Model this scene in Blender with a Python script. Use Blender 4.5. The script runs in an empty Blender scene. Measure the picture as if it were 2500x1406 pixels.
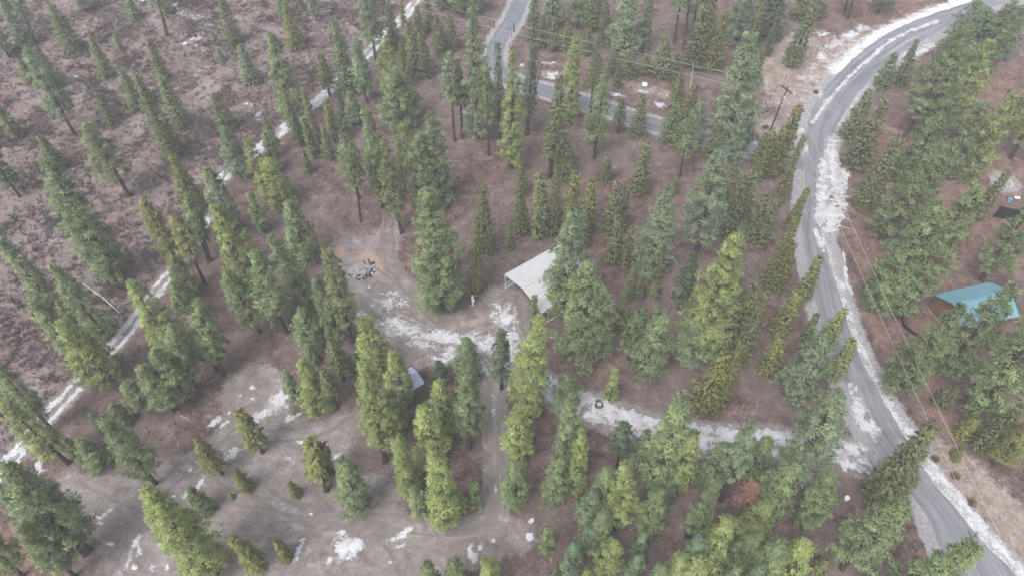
import bpy, math, random
import numpy as np

# ------------------------------------------------------------------ camera, sky, sun, exposure
F_PX, CX, CY, PITCH, CAM_H = 1730.0, 1250.0, 703.0, math.radians(50.5), 80.0
SC = bpy.context.scene
COL = SC.collection
cam = bpy.data.cameras.new("camera")
cam.sensor_width = 36.0
cam.lens = 36.0 * F_PX / 2500.0
cam.clip_start, cam.clip_end = 0.5, 3000.0
cam_o = bpy.data.objects.new("camera", cam)
cam_o.location = (0, 0, CAM_H)
cam_o.rotation_euler = (math.pi / 2 - PITCH, 0, 0)
COL.objects.link(cam_o)
SC.camera = cam_o

SUN_EL, SUN_ROT = math.radians(58), math.radians(215)
world = bpy.data.worlds.new("World")
SC.world = world
world.use_nodes = True
wn, wl = world.node_tree.nodes, world.node_tree.links
for n in list(wn):
    wn.remove(n)
sky = wn.new("ShaderNodeTexSky")
sky.sky_type = 'NISHITA'
sky.sun_disc = False
sky.sun_elevation = SUN_EL
sky.sun_rotation = SUN_ROT
sky.dust_density = 4.0
sky.air_density = 1.0
hs = wn.new("ShaderNodeHueSaturation")
hs.inputs['Saturation'].default_value = 0.42
bg = wn.new("ShaderNodeBackground")
bg.inputs['Strength'].default_value = 0.15
wo = wn.new("ShaderNodeOutputWorld")
wl.new(sky.outputs[0], hs.inputs['Color'])
wl.new(hs.outputs[0], bg.inputs['Color'])
wl.new(bg.outputs[0], wo.inputs['Surface'])

sun = bpy.data.lights.new("sun", 'SUN')
sun.energy = 1.35
sun.angle = math.radians(25)
sun.color = (1.0, 0.97, 0.94)
sun_o = bpy.data.objects.new("sun", sun)
# light travels from the sun direction (azimuth measured like the sky texture) downwards
sd = (math.sin(SUN_ROT) * math.cos(SUN_EL), math.cos(SUN_ROT) * math.cos(SUN_EL), math.sin(SUN_EL))
from mathutils import Vector, Matrix
sun_o.rotation_euler = Vector(sd).to_track_quat('Z', 'Y').to_euler()
sun_o.location = (0, 0, 200)
COL.objects.link(sun_o)

SC.view_settings.view_transform = 'Standard'
SC.view_settings.look = 'None'
SC.view_settings.gamma = 1.0
SC.view_settings.use_curve_mapping = False
SC.view_settings.exposure = 1.30
SC.cycles.max_bounces = 6
SC.cycles.diffuse_bounces = 3
SC.cycles.transparent_max_bounces = 4
SC.cycles.volume_bounces = 0

HAZE = 0.00055
rng = np.random.default_rng(11)
random.seed(5)

# ------------------------------------------------------------------ survey helpers
CP, SP = math.cos(PITCH), math.sin(PITCH)


def at(px, py, z=0.0):
    """where the sight line through a point of the photograph meets height z"""
    a, b = (px - CX) / F_PX, (CY - py) / F_PX
    dx, dy, dz = a, CP + b * SP, -SP + b * CP
    t = (z - CAM_H) / dz
    return np.array([dx * t, dy * t, z])


def height_for(base, ty):
    """height of a vertical thing on base whose top shows on row ty"""
    k = (CY - ty) / F_PX
    Y = base[1]
    # (Y*SP + q*CP) = k*(Y*CP - q*SP), q = h - CAM_H
    q = (k * Y * CP - Y * SP) / (CP + k * SP)
    return q + CAM_H


def depth_of(p):
    return p[1] * CP - (p[2] - CAM_H) * SP


def x_at(px, p):
    return (px - CX) / F_PX * depth_of(p)


_perm = np.random.default_rng(3).random((256, 256))


def vnoise(x, y):
    x = np.asarray(x, float); y = np.asarray(y, float)
    xi, yi = np.floor(x).astype(int), np.floor(y).astype(int)
    fx, fy = x - xi, y - yi
    fx = fx * fx * (3 - 2 * fx); fy = fy * fy * (3 - 2 * fy)
    g = lambda a, b: _perm[a & 255, b & 255]
    return (g(xi, yi) * (1 - fx) + g(xi + 1, yi) * fx) * (1 - fy) + (g(xi, yi + 1) * (1 - fx) + g(xi + 1, yi + 1) * fx) * fy


def fbm(x, y, oct=4, gain=0.55):
    s = 0; a = 1; t = 0
    for i in range(oct):
        s = s + a * vnoise(x * 2 ** i + 17.3 * i, y * 2 ** i - 9.1 * i); t += a; a *= gain
    return s / t


def hgt(x, y):
    return (fbm(np.asarray(x) / 14.0, np.asarray(y) / 14.0, 3) - 0.5) * 0.55


# ------------------------------------------------------------------ mesh helpers
def mesh_from(name, V, F, attrs=None, smooth=False):
    """V (n,3) floats; F an (m,k) array or a list of index lists"""
    me = bpy.data.meshes.new(name)
    V = np.asarray(V, np.float32)
    if isinstance(F, np.ndarray):
        m, k = F.shape
        me.vertices.add(len(V)); me.vertices.foreach_set("co", V.ravel())
        me.loops.add(m * k); me.loops.foreach_set("vertex_index", F.astype(np.int32).ravel())
        me.polygons.add(m)
        me.polygons.foreach_set("loop_start", np.arange(0, m * k, k, dtype=np.int32))
        me.update(calc_edges=True)
    else:
        me.from_pydata([tuple(v) for v in V.tolist()], [], [list(f) for f in F])
        me.update()
    for an, (dom, typ, data) in (attrs or {}).items():
        at_ = me.attributes.new(an, typ, dom)
        at_.data.foreach_set("color" if typ == 'FLOAT_COLOR' else "value", np.asarray(data, np.float32).ravel())
    if smooth:
        me.polygons.foreach_set("use_smooth", np.ones(len(me.polygons), bool))
    return me


class MB:
    """collects simple solids into one mesh"""
    def __init__(self):
        self.V = []; self.F = []

    def add(self, V, F):
        o = len(self.V)
        self.V += [tuple(float(c) for c in v) for v in V]
        self.F += [tuple(i + o for i in f) for f in F]
        return self

    def box(self, c, ux, uy, uz, sx, sy, sz):
        """box centred on c with unit axes and full sizes"""
        c = np.array(c, float); V = []
        for k in (-1, 1):
            for j in (-1, 1):
                for i in (-1, 1):
                    V.append(c + np.array(ux) * i * sx / 2 + np.array(uy) * j * sy / 2 + np.array(uz) * k * sz / 2)
        return self.add(V, [(0, 2, 3, 1), (4, 5, 7, 6), (0, 1, 5, 4), (2, 6, 7, 3), (0, 4, 6, 2), (1, 3, 7, 5)])

    def tube(self, p0, p1, r0, r1=None, n=8):
        r1 = r0 if r1 is None else r1
        p0, p1 = np.array(p0, float), np.array(p1, float)
        d = p1 - p0; d /= np.linalg.norm(d) + 1e-9
        a = np.cross(d, (0, 0, 1) if abs(d[2]) < 0.9 else (1, 0, 0)); a /= np.linalg.norm(a); b = np.cross(d, a)
        V = []
        for p, r in ((p0, r0), (p1, r1)):
            for i in range(n):
                t = 2 * math.pi * i / n
                V.append(p + (a * math.cos(t) + b * math.sin(t)) * r)
        F = [(i, (i + 1) % n, n + (i + 1) % n, n + i) for i in range(n)]
        F += [tuple(range(n))[::-1], tuple(range(n, 2 * n))]
        return self.add(V, F)

    def path(self, pts, r, n=5):
        for a, b, in zip(pts[:-1], pts[1:]):
            self.tube(a, b, r, r, n)
        return self

    def build(self, name, mat, parent=None, smooth=False):
        me = mesh_from(name, self.V, self.F, smooth=smooth)
        return link(name, me, mat, parent)


def link(name, me, mat=None, parent=None):
    o = bpy.data.objects.new(name, me)
    if mat is not None and not me.materials:
        me.materials.append(mat)
    COL.objects.link(o)
    if parent is not None:
        o.parent = parent
    return o


def tag(o, label=None, cat=None, group=None, kind=None):
    if label: o["label"] = label
    if cat: o["category"] = cat
    if group: o["group"] = group
    if kind: o["kind"] = kind
    return o


def thing(name, label, cat, loc=(0, 0, 0), group=None, rotz=0.0):
    o = bpy.data.objects.new(name, None)
    o.empty_display_size = 0.3
    o.location = loc; o.rotation_euler = (0, 0, rotz)
    COL.objects.link(o)
    return tag(o, label, cat, group)


# ------------------------------------------------------------------ materials
def new_mat(name, rough=0.8, spec=0.3):
    m = bpy.data.materials.new(name); m.use_nodes = True
    nt = m.node_tree; b = nt.nodes["Principled BSDF"]
    b.inputs['Roughness'].default_value = rough
    b.inputs['Specular IOR Level'].default_value = spec
    return m, nt, b


class N:
    """short hands for shader nodes"""
    def __init__(self, nt): self.nt = nt

    def node(self, t, **kw):
        n = self.nt.nodes.new(t)
        for k, v in kw.items(): setattr(n, k, v)
        return n

    def lk(self, a, b): self.nt.links.new(a, b)

    def setin(self, sock, v):
        if hasattr(v, 'is_output') or isinstance(v, bpy.types.NodeSocket): self.lk(v, sock)
        else: sock.default_value = v

    def coords(self, scale=(1, 1, 1), rot=0.0):
        tc = self.node("ShaderNodeTexCoord")
        mp = self.node("ShaderNodeMapping")
        mp.inputs['Scale'].default_value = scale
        mp.inputs['Rotation'].default_value = (0, 0, rot)
        self.lk(tc.outputs['Object'], mp.inputs['Vector'])
        return mp.outputs[0]

    def noise(self, vec, scale, detail=4, rough=0.55, dist=0.0):
        n = self.node("ShaderNodeTexNoise")
        if vec is not None: self.lk(vec, n.inputs['Vector'])
        n.inputs['Scale'].default_value = scale; n.inputs['Detail'].default_value = detail
        n.inputs['Roughness'].default_value = rough; n.inputs['Distortion'].default_value = dist
        return n.outputs['Fac']

    def math(self, op, a, b=0.0, clamp=False):
        n = self.node("ShaderNodeMath", operation=op, use_clamp=clamp)
        self.setin(n.inputs[0], a); self.setin(n.inputs[1], b)
        return n.outputs[0]

    def ramp(self, fac, stops):
        n = self.node("ShaderNodeValToRGB")
        e = n.color_ramp.elements
        while len(e) < len(stops): e.new(0.5)
        for el, (p, c) in zip(e, stops):
            el.position = p; el.color = (*c, 1) if len(c) == 3 else c
        self.lk(fac, n.inputs[0])
        return n.outputs[0]

    def step(self, fac, lo, hi):
        n = self.node("ShaderNodeMapRange", interpolation_type='SMOOTHSTEP')
        self.lk(fac, n.inputs['Value'])
        n.inputs['From Min'].default_value = lo; n.inputs['From Max'].default_value = hi
        return n.outputs[0]

    def mix(self, fac, a, b, mode='MIX'):
        n = self.node("ShaderNodeMix", data_type='RGBA', blend_type=mode)
        self.setin(n.inputs[0], fac)
        self.setin(n.inputs[6], a if not isinstance(a, tuple) else (*a, 1))
        self.setin(n.inputs[7], b if not isinstance(b, tuple) else (*b, 1))
        return n.outputs[2]

    def attr(self, name):
        return self.node("ShaderNodeAttribute", attribute_name=name)

    def bump(self, h, strength, dist, bsdf):
        n = self.node("ShaderNodeBump")
        n.inputs['Strength'].default_value = strength; n.inputs['Distance'].default_value = dist
        self.lk(h, n.inputs['Height']); self.lk(n.outputs[0], bsdf.inputs['Normal'])


def plain(name, c, rough=0.7, spec=0.3, var=0.25, scale=3.0, metal=0.0):
    """a painted / natural surface with mottled wear"""
    m, nt, b = new_mat(name, rough, spec); n = N(nt)
    v = n.coords()
    f = n.math('ADD', n.math('MULTIPLY', n.noise(v, scale, 5), 0.65), n.math('MULTIPLY', n.noise(v, scale * 9, 3), 0.35))
    lo = tuple(x * (1 - var) for x in c); hi = tuple(min(0.9, x * (1 + var)) for x in c)
    nt.links.new(n.ramp(f, [(0.3, lo), (0.7, hi)]), b.inputs['Base Color'])
    b.inputs['Metallic'].default_value = metal
    return m


M = {}
M['white_metal'] = plain('white_metal', (0.31, 0.31, 0.32), 0.45, 0.5, 0.06, 0.6)
M['white_trim'] = plain('white_trim', (0.5, 0.5, 0.5), 0.5, 0.4, 0.08)
M['blue_metal'] = plain('blue_metal', (0.24, 0.27, 0.36), 0.4, 0.5, 0.10, 0.8)
M['teal_metal'] = plain('teal_metal', (0.090, 0.190, 0.230), 0.45, 0.4, 0.10, 0.5)
M['teal_trim'] = plain('teal_trim', (0.03, 0.12, 0.15), 0.5, 0.4, 0.1)
M['brown_board'] = plain('brown_board', (0.15, 0.078, 0.05), 0.75, 0.2, 0.18, 1.2)
M['tan_trim'] = plain('tan_trim', (0.34, 0.22, 0.15), 0.7, 0.2, 0.15)
M['grey_board'] = plain('grey_board', (0.16, 0.145, 0.14), 0.8, 0.2, 0.25)
M['pole_wood'] = plain('pole_wood', (0.05, 0.035, 0.03), 0.85, 0.2, 0.3, 2.0)
M['dark_steel'] = plain('dark_steel', (0.06, 0.06, 0.065), 0.5, 0.5, 0.2)
M['galvanised'] = plain('galvanised', (0.42, 0.43, 0.44), 0.4, 0.5, 0.15)
M['cable'] = plain('cable', (0.30, 0.29, 0.30), 0.5, 0.4, 0.05)
M['rust_post'] = plain('rust_post', (0.13, 0.06, 0.045), 0.8, 0.2, 0.2)
M['green_post'] = plain('green_post', (0.04, 0.05, 0.04), 0.8, 0.2, 0.2)
M['black_fabric'] = plain('black_fabric', (0.012, 0.012, 0.015), 0.8, 0.2, 0.3)
M['insulator'] = plain('insulator', (0.12, 0.32, 0.30), 0.3, 0.5, 0.1)
M['ash'] = plain('ash', (0.17, 0.16, 0.165), 0.95, 0.1, 0.35, 2.5)
M['charred'] = plain('charred', (0.02, 0.018, 0.017), 0.9, 0.2, 0.4, 5)
M['old_wood'] = plain('old_wood', (0.30, 0.27, 0.25), 0.9, 0.1, 0.25, 4)
M['bark_grey'] = plain('bark_grey', (0.13, 0.12, 0.115), 0.9, 0.1, 0.3, 4)
M['rock'] = plain('rock', (0.33, 0.31, 0.30), 0.9, 0.2, 0.25, 2)
M['white_plastic'] = plain('white_plastic', (0.75, 0.76, 0.76), 0.4, 0.4, 0.05)
M['blue_plastic'] = plain('blue_plastic', (0.16, 0.28, 0.42), 0.45, 0.4, 0.1)
M['rubber'] = plain('rubber', (0.02, 0.02, 0.02), 0.8, 0.3, 0.2)


def bark():
    m, nt, b = new_mat('bark', 0.9, 0.15); n = N(nt)
    v = n.coords((5, 5, 1.0))
    f = n.noise(v, 3.0, 5, 0.65)
    nt.links.new(n.ramp(f, [(0.3, (0.022, 0.017, 0.016)), (0.55, (0.06, 0.042, 0.036)), (0.75, (0.12, 0.08, 0.062))]), b.inputs['Base Color'])
    n.bump(f, 0.6, 0.05, b)
    return m


M['bark'] = bark()


def foliage():
    m, nt, b = new_mat('needles', 0.62, 0.25); n = N(nt)
    oi = n.node("ShaderNodeObjectInfo")
    va = n.attr("v").outputs['Fac']
    big = n.noise(n.coords(), 0.55, 3, 0.6)
    k = n.math('MULTIPLY', va, n.math('ADD', n.math('MULTIPLY', big, 0.7), 0.65))
    col = n.mix(1.0, oi.outputs['Color'], n.node("ShaderNodeCombineColor").outputs[0], 'MULTIPLY')
    cc = nt.nodes[-1] if False else [x for x in nt.nodes if x.type == 'COMBINE_COLOR'][0]
    for i in range(3): nt.links.new(k, cc.inputs[i])
    # old and young needles differ a little in hue
    hsv = n.node("ShaderNodeHueSaturation")
    nt.links.new(col, hsv.inputs['Color'])
    nt.links.new(n.math('ADD', n.math('MULTIPLY', n.noise(n.coords(), 1.7, 2), 0.05), 0.475), hsv.inputs['Hue'])
    nt.links.new(hsv.outputs[0], b.inputs['Base Color'])
    tr = n.node("ShaderNodeBsdfTranslucent")
    nt.links.new(hsv.outputs[0], tr.inputs['Color'])
    mx = n.node("ShaderNodeMixShader"); mx.inputs[0].default_value = 0.42
    nt.links.new(b.outputs[0], mx.inputs[1]); nt.links.new(tr.outputs[0], mx.inputs[2])
    nt.links.new(mx.outputs[0], nt.nodes['Material Output'].inputs['Surface'])
    return m


M['needles'] = foliage()


def attr_mat(name, stops, rough=0.9):
    """plant litter: colour along a ramp picked by each piece's own value"""
    m, nt, b = new_mat(name, rough, 0.1); n = N(nt)
    nt.links.new(n.ramp(n.attr("v").outputs['Fac'], stops), b.inputs['Base Color'])
    return m


M['brush'] = attr_mat('brush', [(0.0, (0.035, 0.026, 0.027)), (0.5, (0.085, 0.062, 0.060)), (0.8, (0.15, 0.112, 0.10)), (1.0, (0.24, 0.18, 0.14))])
M['dry_grass'] = attr_mat('dry_grass', [(0.0, (0.14, 0.11, 0.08)), (0.5, (0.27, 0.22, 0.16)), (1.0, (0.40, 0.33, 0.24))])
M['litter'] = attr_mat('litter', [(0.0, (0.05, 0.035, 0.03)), (0.5, (0.12, 0.085, 0.07)), (0.9, (0.22, 0.17, 0.14)), (1.0, (0.32, 0.2, 0.1))])
M['tumble'] = attr_mat('tumble', [(0.0, (0.09, 0.065, 0.045)), (1.0, (0.21, 0.16, 0.11))])
M['red_leaf'] = attr_mat('red_leaf', [(0.0, (0.13, 0.07, 0.055)), (1.0, (0.36, 0.17, 0.12))])

# ------------------------------------------------------------------ the setting: ground, roads, snow
def to_world(pts, z=0.0):
    return np.array([at(x, y, z)[:2] for x, y in pts])


def catmull(P, step=0.7):
    P = np.asarray(P, float)
    Q = np.vstack([2 * P[0] - P[1], P, 2 * P[-1] - P[-2]])
    out = []
    for i in range(1, len(Q) - 2):
        n = max(2, int(np.linalg.norm(Q[i + 1] - Q[i]) / step))
        for t in np.linspace(0, 1, n, endpoint=False):
            a, b, c, d = Q[i - 1], Q[i], Q[i + 1], Q[i + 2]
            out.append(0.5 * ((2 * b) + (c - a) * t + (2 * a - 5 * b + 4 * c - d) * t * t + (3 * b - a - 3 * c + d) * t ** 3))
    out.append(P[-1])
    return np.array(out)


def normals2(L):
    d = np.gradient(L, axis=0); d /= np.linalg.norm(d, axis=1)[:, None] + 1e-9
    return np.stack([-d[:, 1], d[:, 0]], 1)


ROAD_L = [(2560, -46), (2345, 12), (2218, 55), (2133, 102), (2051, 172), (2000, 235), (1970, 300), (1964, 375), (1966, 450), (1958, 540), (1962, 600), (1988, 735), (2015, 830), (2046, 921), (2100, 1040), (2180, 1150), (2255, 1250), (2290, 1330), (2360, 1480)]
ROAD_R = [(2600, -24), (2375, 30), (2290, 78), (2200, 135), (2133, 191), (2085, 246), (2045, 310), (2014, 375), (2000, 450), (1996, 520), (2018, 603), (2055, 735), (2092, 850), (2136, 938), (2188, 1028), (2272, 1165), (2342, 1250), (2412, 1330), (2560, 1470)]
LANE = [(1310, -70), (1277, -10), (1250, 50), (1218, 100), (1208, 150), (1245, 195), (1330, 222), (1450, 258), (1570, 296), (1700, 334), (1850, 372), (1965, 400)]
TRACK = [(-60, 1215), (20, 1135), (105, 1030), (192, 938), (300, 822), (385, 708), (440, 645), (480, 575), (512, 492), (548, 432), (632, 366), (757, 262), (825, 203), (869, 160), (944, 82), (989, 38), (1012, 7), (1060, -60)]
DRIVE = [(2110, 1128), (2040, 1102), (1960, 1092), (1890, 1082), (1790, 1078), (1690, 1068), (1600, 1052), (1520, 1028), (1440, 998), (1360, 962), (1300, 925), (1258, 880), (1215, 842)]
PATH = [(1215, 905), (1205, 960), (1208, 1040), (1213, 1110), (1212, 1180), (1205, 1250), (1170, 1290), (1080, 1300)]
roadLw, roadRw = catmull(to_world(ROAD_L)), catmull(to_world(ROAD_R))


def resample(L, n):
    s = np.concatenate([[0], np.cumsum(np.linalg.norm(np.diff(L, axis=0), axis=1))])
    t = np.linspace(0, s[-1], n)
    return np.stack([np.interp(t, s, L[:, 0]), np.interp(t, s, L[:, 1])], 1)


NR = 420
rl, rr = resample(roadLw, NR), resample(roadRw, NR)

# --- ground grid: fine where the photograph looks, coarse out to the horizon
fx = np.arange(-135, 150.1, 0.5); fy = np.arange(12, 176.1, 0.5)
far = np.array([15, 40, 90, 180, 350, 700, 1300.])
gx = np.concatenate([fx[0] - far[::-1], fx, fx[-1] + far]); gy = np.concatenate([fy[0] - far[::-1], fy, fy[-1] + far])
GX, GY = np.meshgrid(gx, gy)


def inside(poly, X, Y):
    r = np.zeros(X.shape, bool)
    n = len(poly)
    for i in range(n):
        x1, y1 = poly[i]; x2, y2 = poly[(i + 1) % n]
        c = ((y1 > Y) != (y2 > Y)) & (X < (x2 - x1) * (Y - y1) / (y2 - y1 + 1e-12) + x1)
        r ^= c
    return r


def blur(Mk, r):
    k = np.ones(2 * r + 1) / (2 * r + 1)
    for _ in range(2):
        Mk = np.apply_along_axis(lambda v: np.convolve(np.pad(v, r, mode='edge'), k, 'valid'), 0, Mk)
        Mk = np.apply_along_axis(lambda v: np.convolve(np.pad(v, r, mode='edge'), k, 'valid'), 1, Mk)
    return Mk


def zone(polys, r=3):
    m = np.zeros(GX.shape)
    for p in polys:
        m = np.maximum(m, inside(to_world(p), GX, GY).astype(float))
    return blur(m, r) if r else m


def near_line(L, w, soft):
    """1 on the line, falling to 0 between w and w + soft"""
    d = np.full(GX.shape, 1e9)
    for p in L[::2]:
        x0, x1 = np.searchsorted(gx, [p[0] - w - soft, p[0] + w + soft]); y0, y1 = np.searchsorted(gy, [p[1] - w - soft, p[1] + w + soft])
        if x1 > x0 and y1 > y0:
            d[y0:y1, x0:x1] = np.minimum(d[y0:y1, x0:x1], np.hypot(GX[y0:y1, x0:x1] - p[0], GY[y0:y1, x0:x1] - p[1]))
    return np.clip(1 - (d - w) / soft, 0, 1)


SCRUB = [(-400, -60), (1000, -60), (930, 70), (840, 165), (740, 255), (620, 345), (530, 420), (490, 500), (460, 590), (400, 670), (290, 800), (180, 930), (60, 1050), (-60, 1170), (-500, 1300)]
MUD = [[(120, 1150), (330, 1150), (480, 1110), (560, 1030), (520, 960), (600, 890), (700, 900), (700, 1000), (760, 1050), (860, 990), (900, 1060), (800, 1150), (980, 1165), (960, 1240), (1060, 1290), (1180, 1262), (1240, 1270), (1340, 1280), (1330, 1330), (1240, 1350), (1190, 1380), (1100, 1406), (900, 1500), (300, 1500), (240, 1400), (260, 1330), (190, 1270), (120, 1200)],
       [(800, 600), (860, 560), (920, 590), (965, 500), (985, 560), (965, 640), (1010, 690), (1090, 780), (1150, 760), (1200, 690), (1260, 690), (1330, 780), (1320, 850), (1270, 880), (1260, 940), (1190, 940), (1150, 880), (1060, 900), (930, 880), (880, 820), (850, 760), (830, 690), (800, 650)]]
TAN = [[(1190, 60), (1270, 60), (1290, 140), (1420, 180), (1640, 220), (1780, 290), (1850, 330), (1960, 330), (1985, 240), (2060, 140), (2180, 70), (2090, 80), (2000, 100), (1950, 70), (1880, 120), (1850, 180), (1880, 240), (1830, 280), (1700, 260), (1480, 200), (1330, 165), (1290, 110), (1282, 60)],
       [(2230, 1070), (2420, 1290), (2560, 1460), (2560, 1300), (2400, 1150), (2270, 1040)],
       [(2400, 420), (2480, 415), (2500, 480), (2440, 480)]]
RUST = [[(1990, 0), (2200, 0), (2300, -40), (2300, 10), (2150, 60), (2000, 60)], [(2120, 280), (2600, 100), (2600, 700), (2480, 660), (2300, 650), (2100, 640), (2060, 500)], [(2060, 620), (2280, 720), (2600, 820), (2600, 1200), (2300, 1060), (2160, 900)],
        [(-200, 1320), (200, 1290), (240, 1420), (-200, 1500)]]
SANDY = [[(806, 606), (838, 602), (846, 622), (822, 634), (804, 620)], [(868, 624), (890, 612), (920, 622), (934, 646), (930, 668), (912, 668), (902, 644), (880, 636)], [(852, 684), (880, 684), (900, 680), (896, 694), (866, 694)], [(1008, 700), (1020, 706), (1040, 745), (1075, 785), (1100, 794), (1140, 785), (1180, 768), (1180, 785), (1110, 806), (1085, 802), (1040, 768), (1015, 735)]]
mud = zone(MUD, 3); scrub = zone([SCRUB], 4); tan = zone(TAN, 3); rust = zone(RUST, 8); sandy = zone(SANDY, 1)
road_c = (rl + rr) / 2
lane_w, track_w, drive_w, path_w = [catmull(to_world(p)) for p in (LANE, TRACK, DRIVE, PATH)]
gravel = np.maximum.reduce([near_line(rl, 0.8, 1.6), near_line(rr, 0.9, 2.0), near_line(road_c, 2.5, 1.0), near_line(lane_w, 2.2, 1.6) * 0.8])
mud = np.maximum.reduce([mud, near_line(drive_w, 1.6, 2.2), near_line(path_w, 1.2, 1.2), near_line(track_w, 1.0, 1.3) * 0.8])
snowd = np.maximum.reduce([near_line(rr[int(NR * .30):int(NR * .72)], 0.4, 1.2) * 0.5, near_line(rr[int(NR * .72):], 0.8, 1.4) * 0.55, near_line(rl[int(NR * .04):int(NR * .4)] + normals2(rl)[int(NR * .04):int(NR * .4)] * 0.0, 1.4, 3.0) * 0.75,
                           zone([[(1930, 180), (2060, 80), (2150, 60), (2130, 110), (2040, 180), (1990, 250), (1960, 320), (1930, 330)]], 6) * 0.6,
                           zone([[(860, 730), (1000, 720), (1010, 790), (1190, 800), (1230, 740), (1290, 780), (1290, 880), (1230, 930), (1120, 890), (980, 840), (880, 810)]], 6) * 0.55,
                           zone([[(500, 1060), (640, 950), (720, 950), (700, 1040), (560, 1130)]], 6) * 0.35,
                           zone([[(130, 60), (330, 20), (300, 110), (170, 210)]], 8) * 0.35])

Z = hgt(GX, GY)
V = np.stack([GX, GY, Z], 2).reshape(-1, 3)
ny, nx = GX.shape
idx = np.arange(nx * ny).reshape(ny, nx)
Fq = np.stack([idx[:-1, :-1], idx[:-1, 1:], idx[1:, 1:], idx[1:, :-1]], 2).reshape(-1, 4)
cA = np.stack([mud, scrub, tan, gravel], 2).reshape(-1, 4); cB = np.stack([snowd, rust, sandy, scrub * 0 + 1], 2).reshape(-1, 4)


def terrain_mat():
    m, nt, b = new_mat('earth', 0.95, 0.12); n = N(nt)
    A, B = n.attr("zA"), n.attr("zB")
    sa = n.node("ShaderNodeSeparateColor"); nt.links.new(A.outputs['Color'], sa.inputs[0])
    sb = n.node("ShaderNodeSeparateColor"); nt.links.new(B.outputs['Color'], sb.inputs[0])
    v = n.coords()
    n_big, n_mid, n_fine, n_spk = n.noise(v, 0.09, 4), n.noise(v, 0.5, 5, 0.65), n.noise(v, 2.6, 5, 0.7), n.noise(v, 7.0, 2, 0.8)
    edge = n.math('SUBTRACT', n.math('ADD', n.math('MULTIPLY', n_mid, 0.6), n.math('MULTIPLY', n_fine, 0.6)), 0.6)

    def mask(sock, k=0.9, lo=0.33, hi=0.62):
        return n.step(n.math('ADD', sock, n.math('MULTIPLY', edge, k)), lo, hi)
    # needle duff under the trees
    f = n.math('ADD', n.math('MULTIPLY', n_mid, 0.45), n.math('ADD', n.math('MULTIPLY', n_fine, 0.35), n.math('MULTIPLY', n_spk, 0.2)))
    duff = n.ramp(f, [(0.37, (0.024, 0.017, 0.015)), (0.46, (0.062, 0.042, 0.037)), (0.54, (0.108, 0.076, 0.068)), (0.64, (0.205, 0.158, 0.144))])
    duff = n.mix(n.math('MULTIPLY', n.step(n_big, 0.42, 0.62), 0.45), duff, (0.108, 0.096, 0.084))
    red = n.ramp(f, [(0.36, (0.052, 0.032, 0.028)), (0.5, (0.120, 0.075, 0.062)), (0.64, (0.200, 0.132, 0.112))])
    c = n.mix(n.math('MULTIPLY', mask(sb.outputs[1]), 0.8), duff, red)
    # brush land
    sc = n.ramp(f, [(0.37, (0.034, 0.024, 0.022)), (0.45, (0.084, 0.064, 0.060)), (0.54, (0.142, 0.113, 0.105)), (0.66, (0.235, 0.195, 0.182))])
    bare = n.ramp(n_fine, [(0.3, (0.160, 0.138, 0.136)), (0.7, (0.232, 0.200, 0.196))])
    sc = n.mix(n.math('MULTIPLY', n.step(n_big, 0.44, 0.74), 0.6), sc, bare)
    sc = n.mix(n.math('MULTIPLY', n.step(n.noise(v, 0.2, 5, 0.7), 0.48, 0.68), 0.7), sc, (0.124, 0.084, 0.072))
    c = n.mix(mask(sa.outputs[1]), c, sc)
    # tan roadside grass
    tg = n.ramp(f, [(0.37, (0.085, 0.066, 0.055)), (0.46, (0.155, 0.127, 0.110)), (0.54, (0.215, 0.180, 0.158)), (0.64, (0.285, 0.245, 0.222))])
    tg = n.mix(n.math('MULTIPLY', n.step(n.noise(v, 0.3, 4, 0.65), 0.47, 0.62), 0.6), tg, (0.135, 0.105, 0.095))
    c = n.mix(mask(sa.outputs[2]), c, tg)
    # trodden mud with wheel marks running two ways
    w1 = n.noise(n.coords((0.55, 0.8, 1), 0.9), 1.0, 6, 0.72, 0.6); w2 = n.noise(n.coords((0.30, 0.24, 1), 0.5), 1.0, 6, 0.7, 0.8)
    md = n.ramp(n.math('ADD', n.math('MULTIPLY', n.math('ADD', w1, w2), 0.30), n.math('MULTIPLY', n.math('ADD', n_fine, n_mid), 0.20)), [(0.38, (0.068, 0.054, 0.050)), (0.46, (0.120, 0.102, 0.096)), (0.53, (0.164, 0.146, 0.142)), (0.62, (0.248, 0.230, 0.228))])
    md = n.mix(n.math('MULTIPLY', n.step(n.noise(v, 0.14, 4, 0.6), 0.46, 0.62), 0.6), md, n.ramp(n_fine, [(0.3, (0.096, 0.080, 0.068)), (0.7, (0.148, 0.126, 0.108))]))
    c = n.mix(mask(sa.outputs[0]), c, md)
    c = n.mix(n.math('MULTIPLY', mask(sb.outputs[2], 0.7), 0.85), c, n.ramp(n_fine, [(0.3, (0.176, 0.120, 0.088)), (0.7, (0.264, 0.196, 0.152))]))
    gr = n.ramp(n.math('ADD', n.math('MULTIPLY', n_fine, 0.6), n.math('MULTIPLY', n_spk, 0.4)), [(0.35, (0.120, 0.116, 0.120)), (0.55, (0.208, 0.200, 0.208)), (0.7, (0.336, 0.328, 0.336))])
    c = n.mix(mask(A.outputs['Alpha']), c, gr)
    # thin broken snow dust
    dust = n.step(n.math('ADD', sb.outputs[0], n.math('MULTIPLY', n.math('SUBTRACT', n.math('ADD', n.math('MULTIPLY', n_spk, 0.55), n.math('MULTIPLY', n_mid, 0.45)), 0.5), 2.6)), 0.42, 0.80)
    dust = n.math('MULTIPLY', dust, n.step(sb.outputs[0], 0.02, 0.2))
    c = n.mix(n.math('MULTIPLY', dust, 0.7), c, (0.528, 0.536, 0.560))
    nt.links.new(c, b.inputs['Base Color'])
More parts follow.
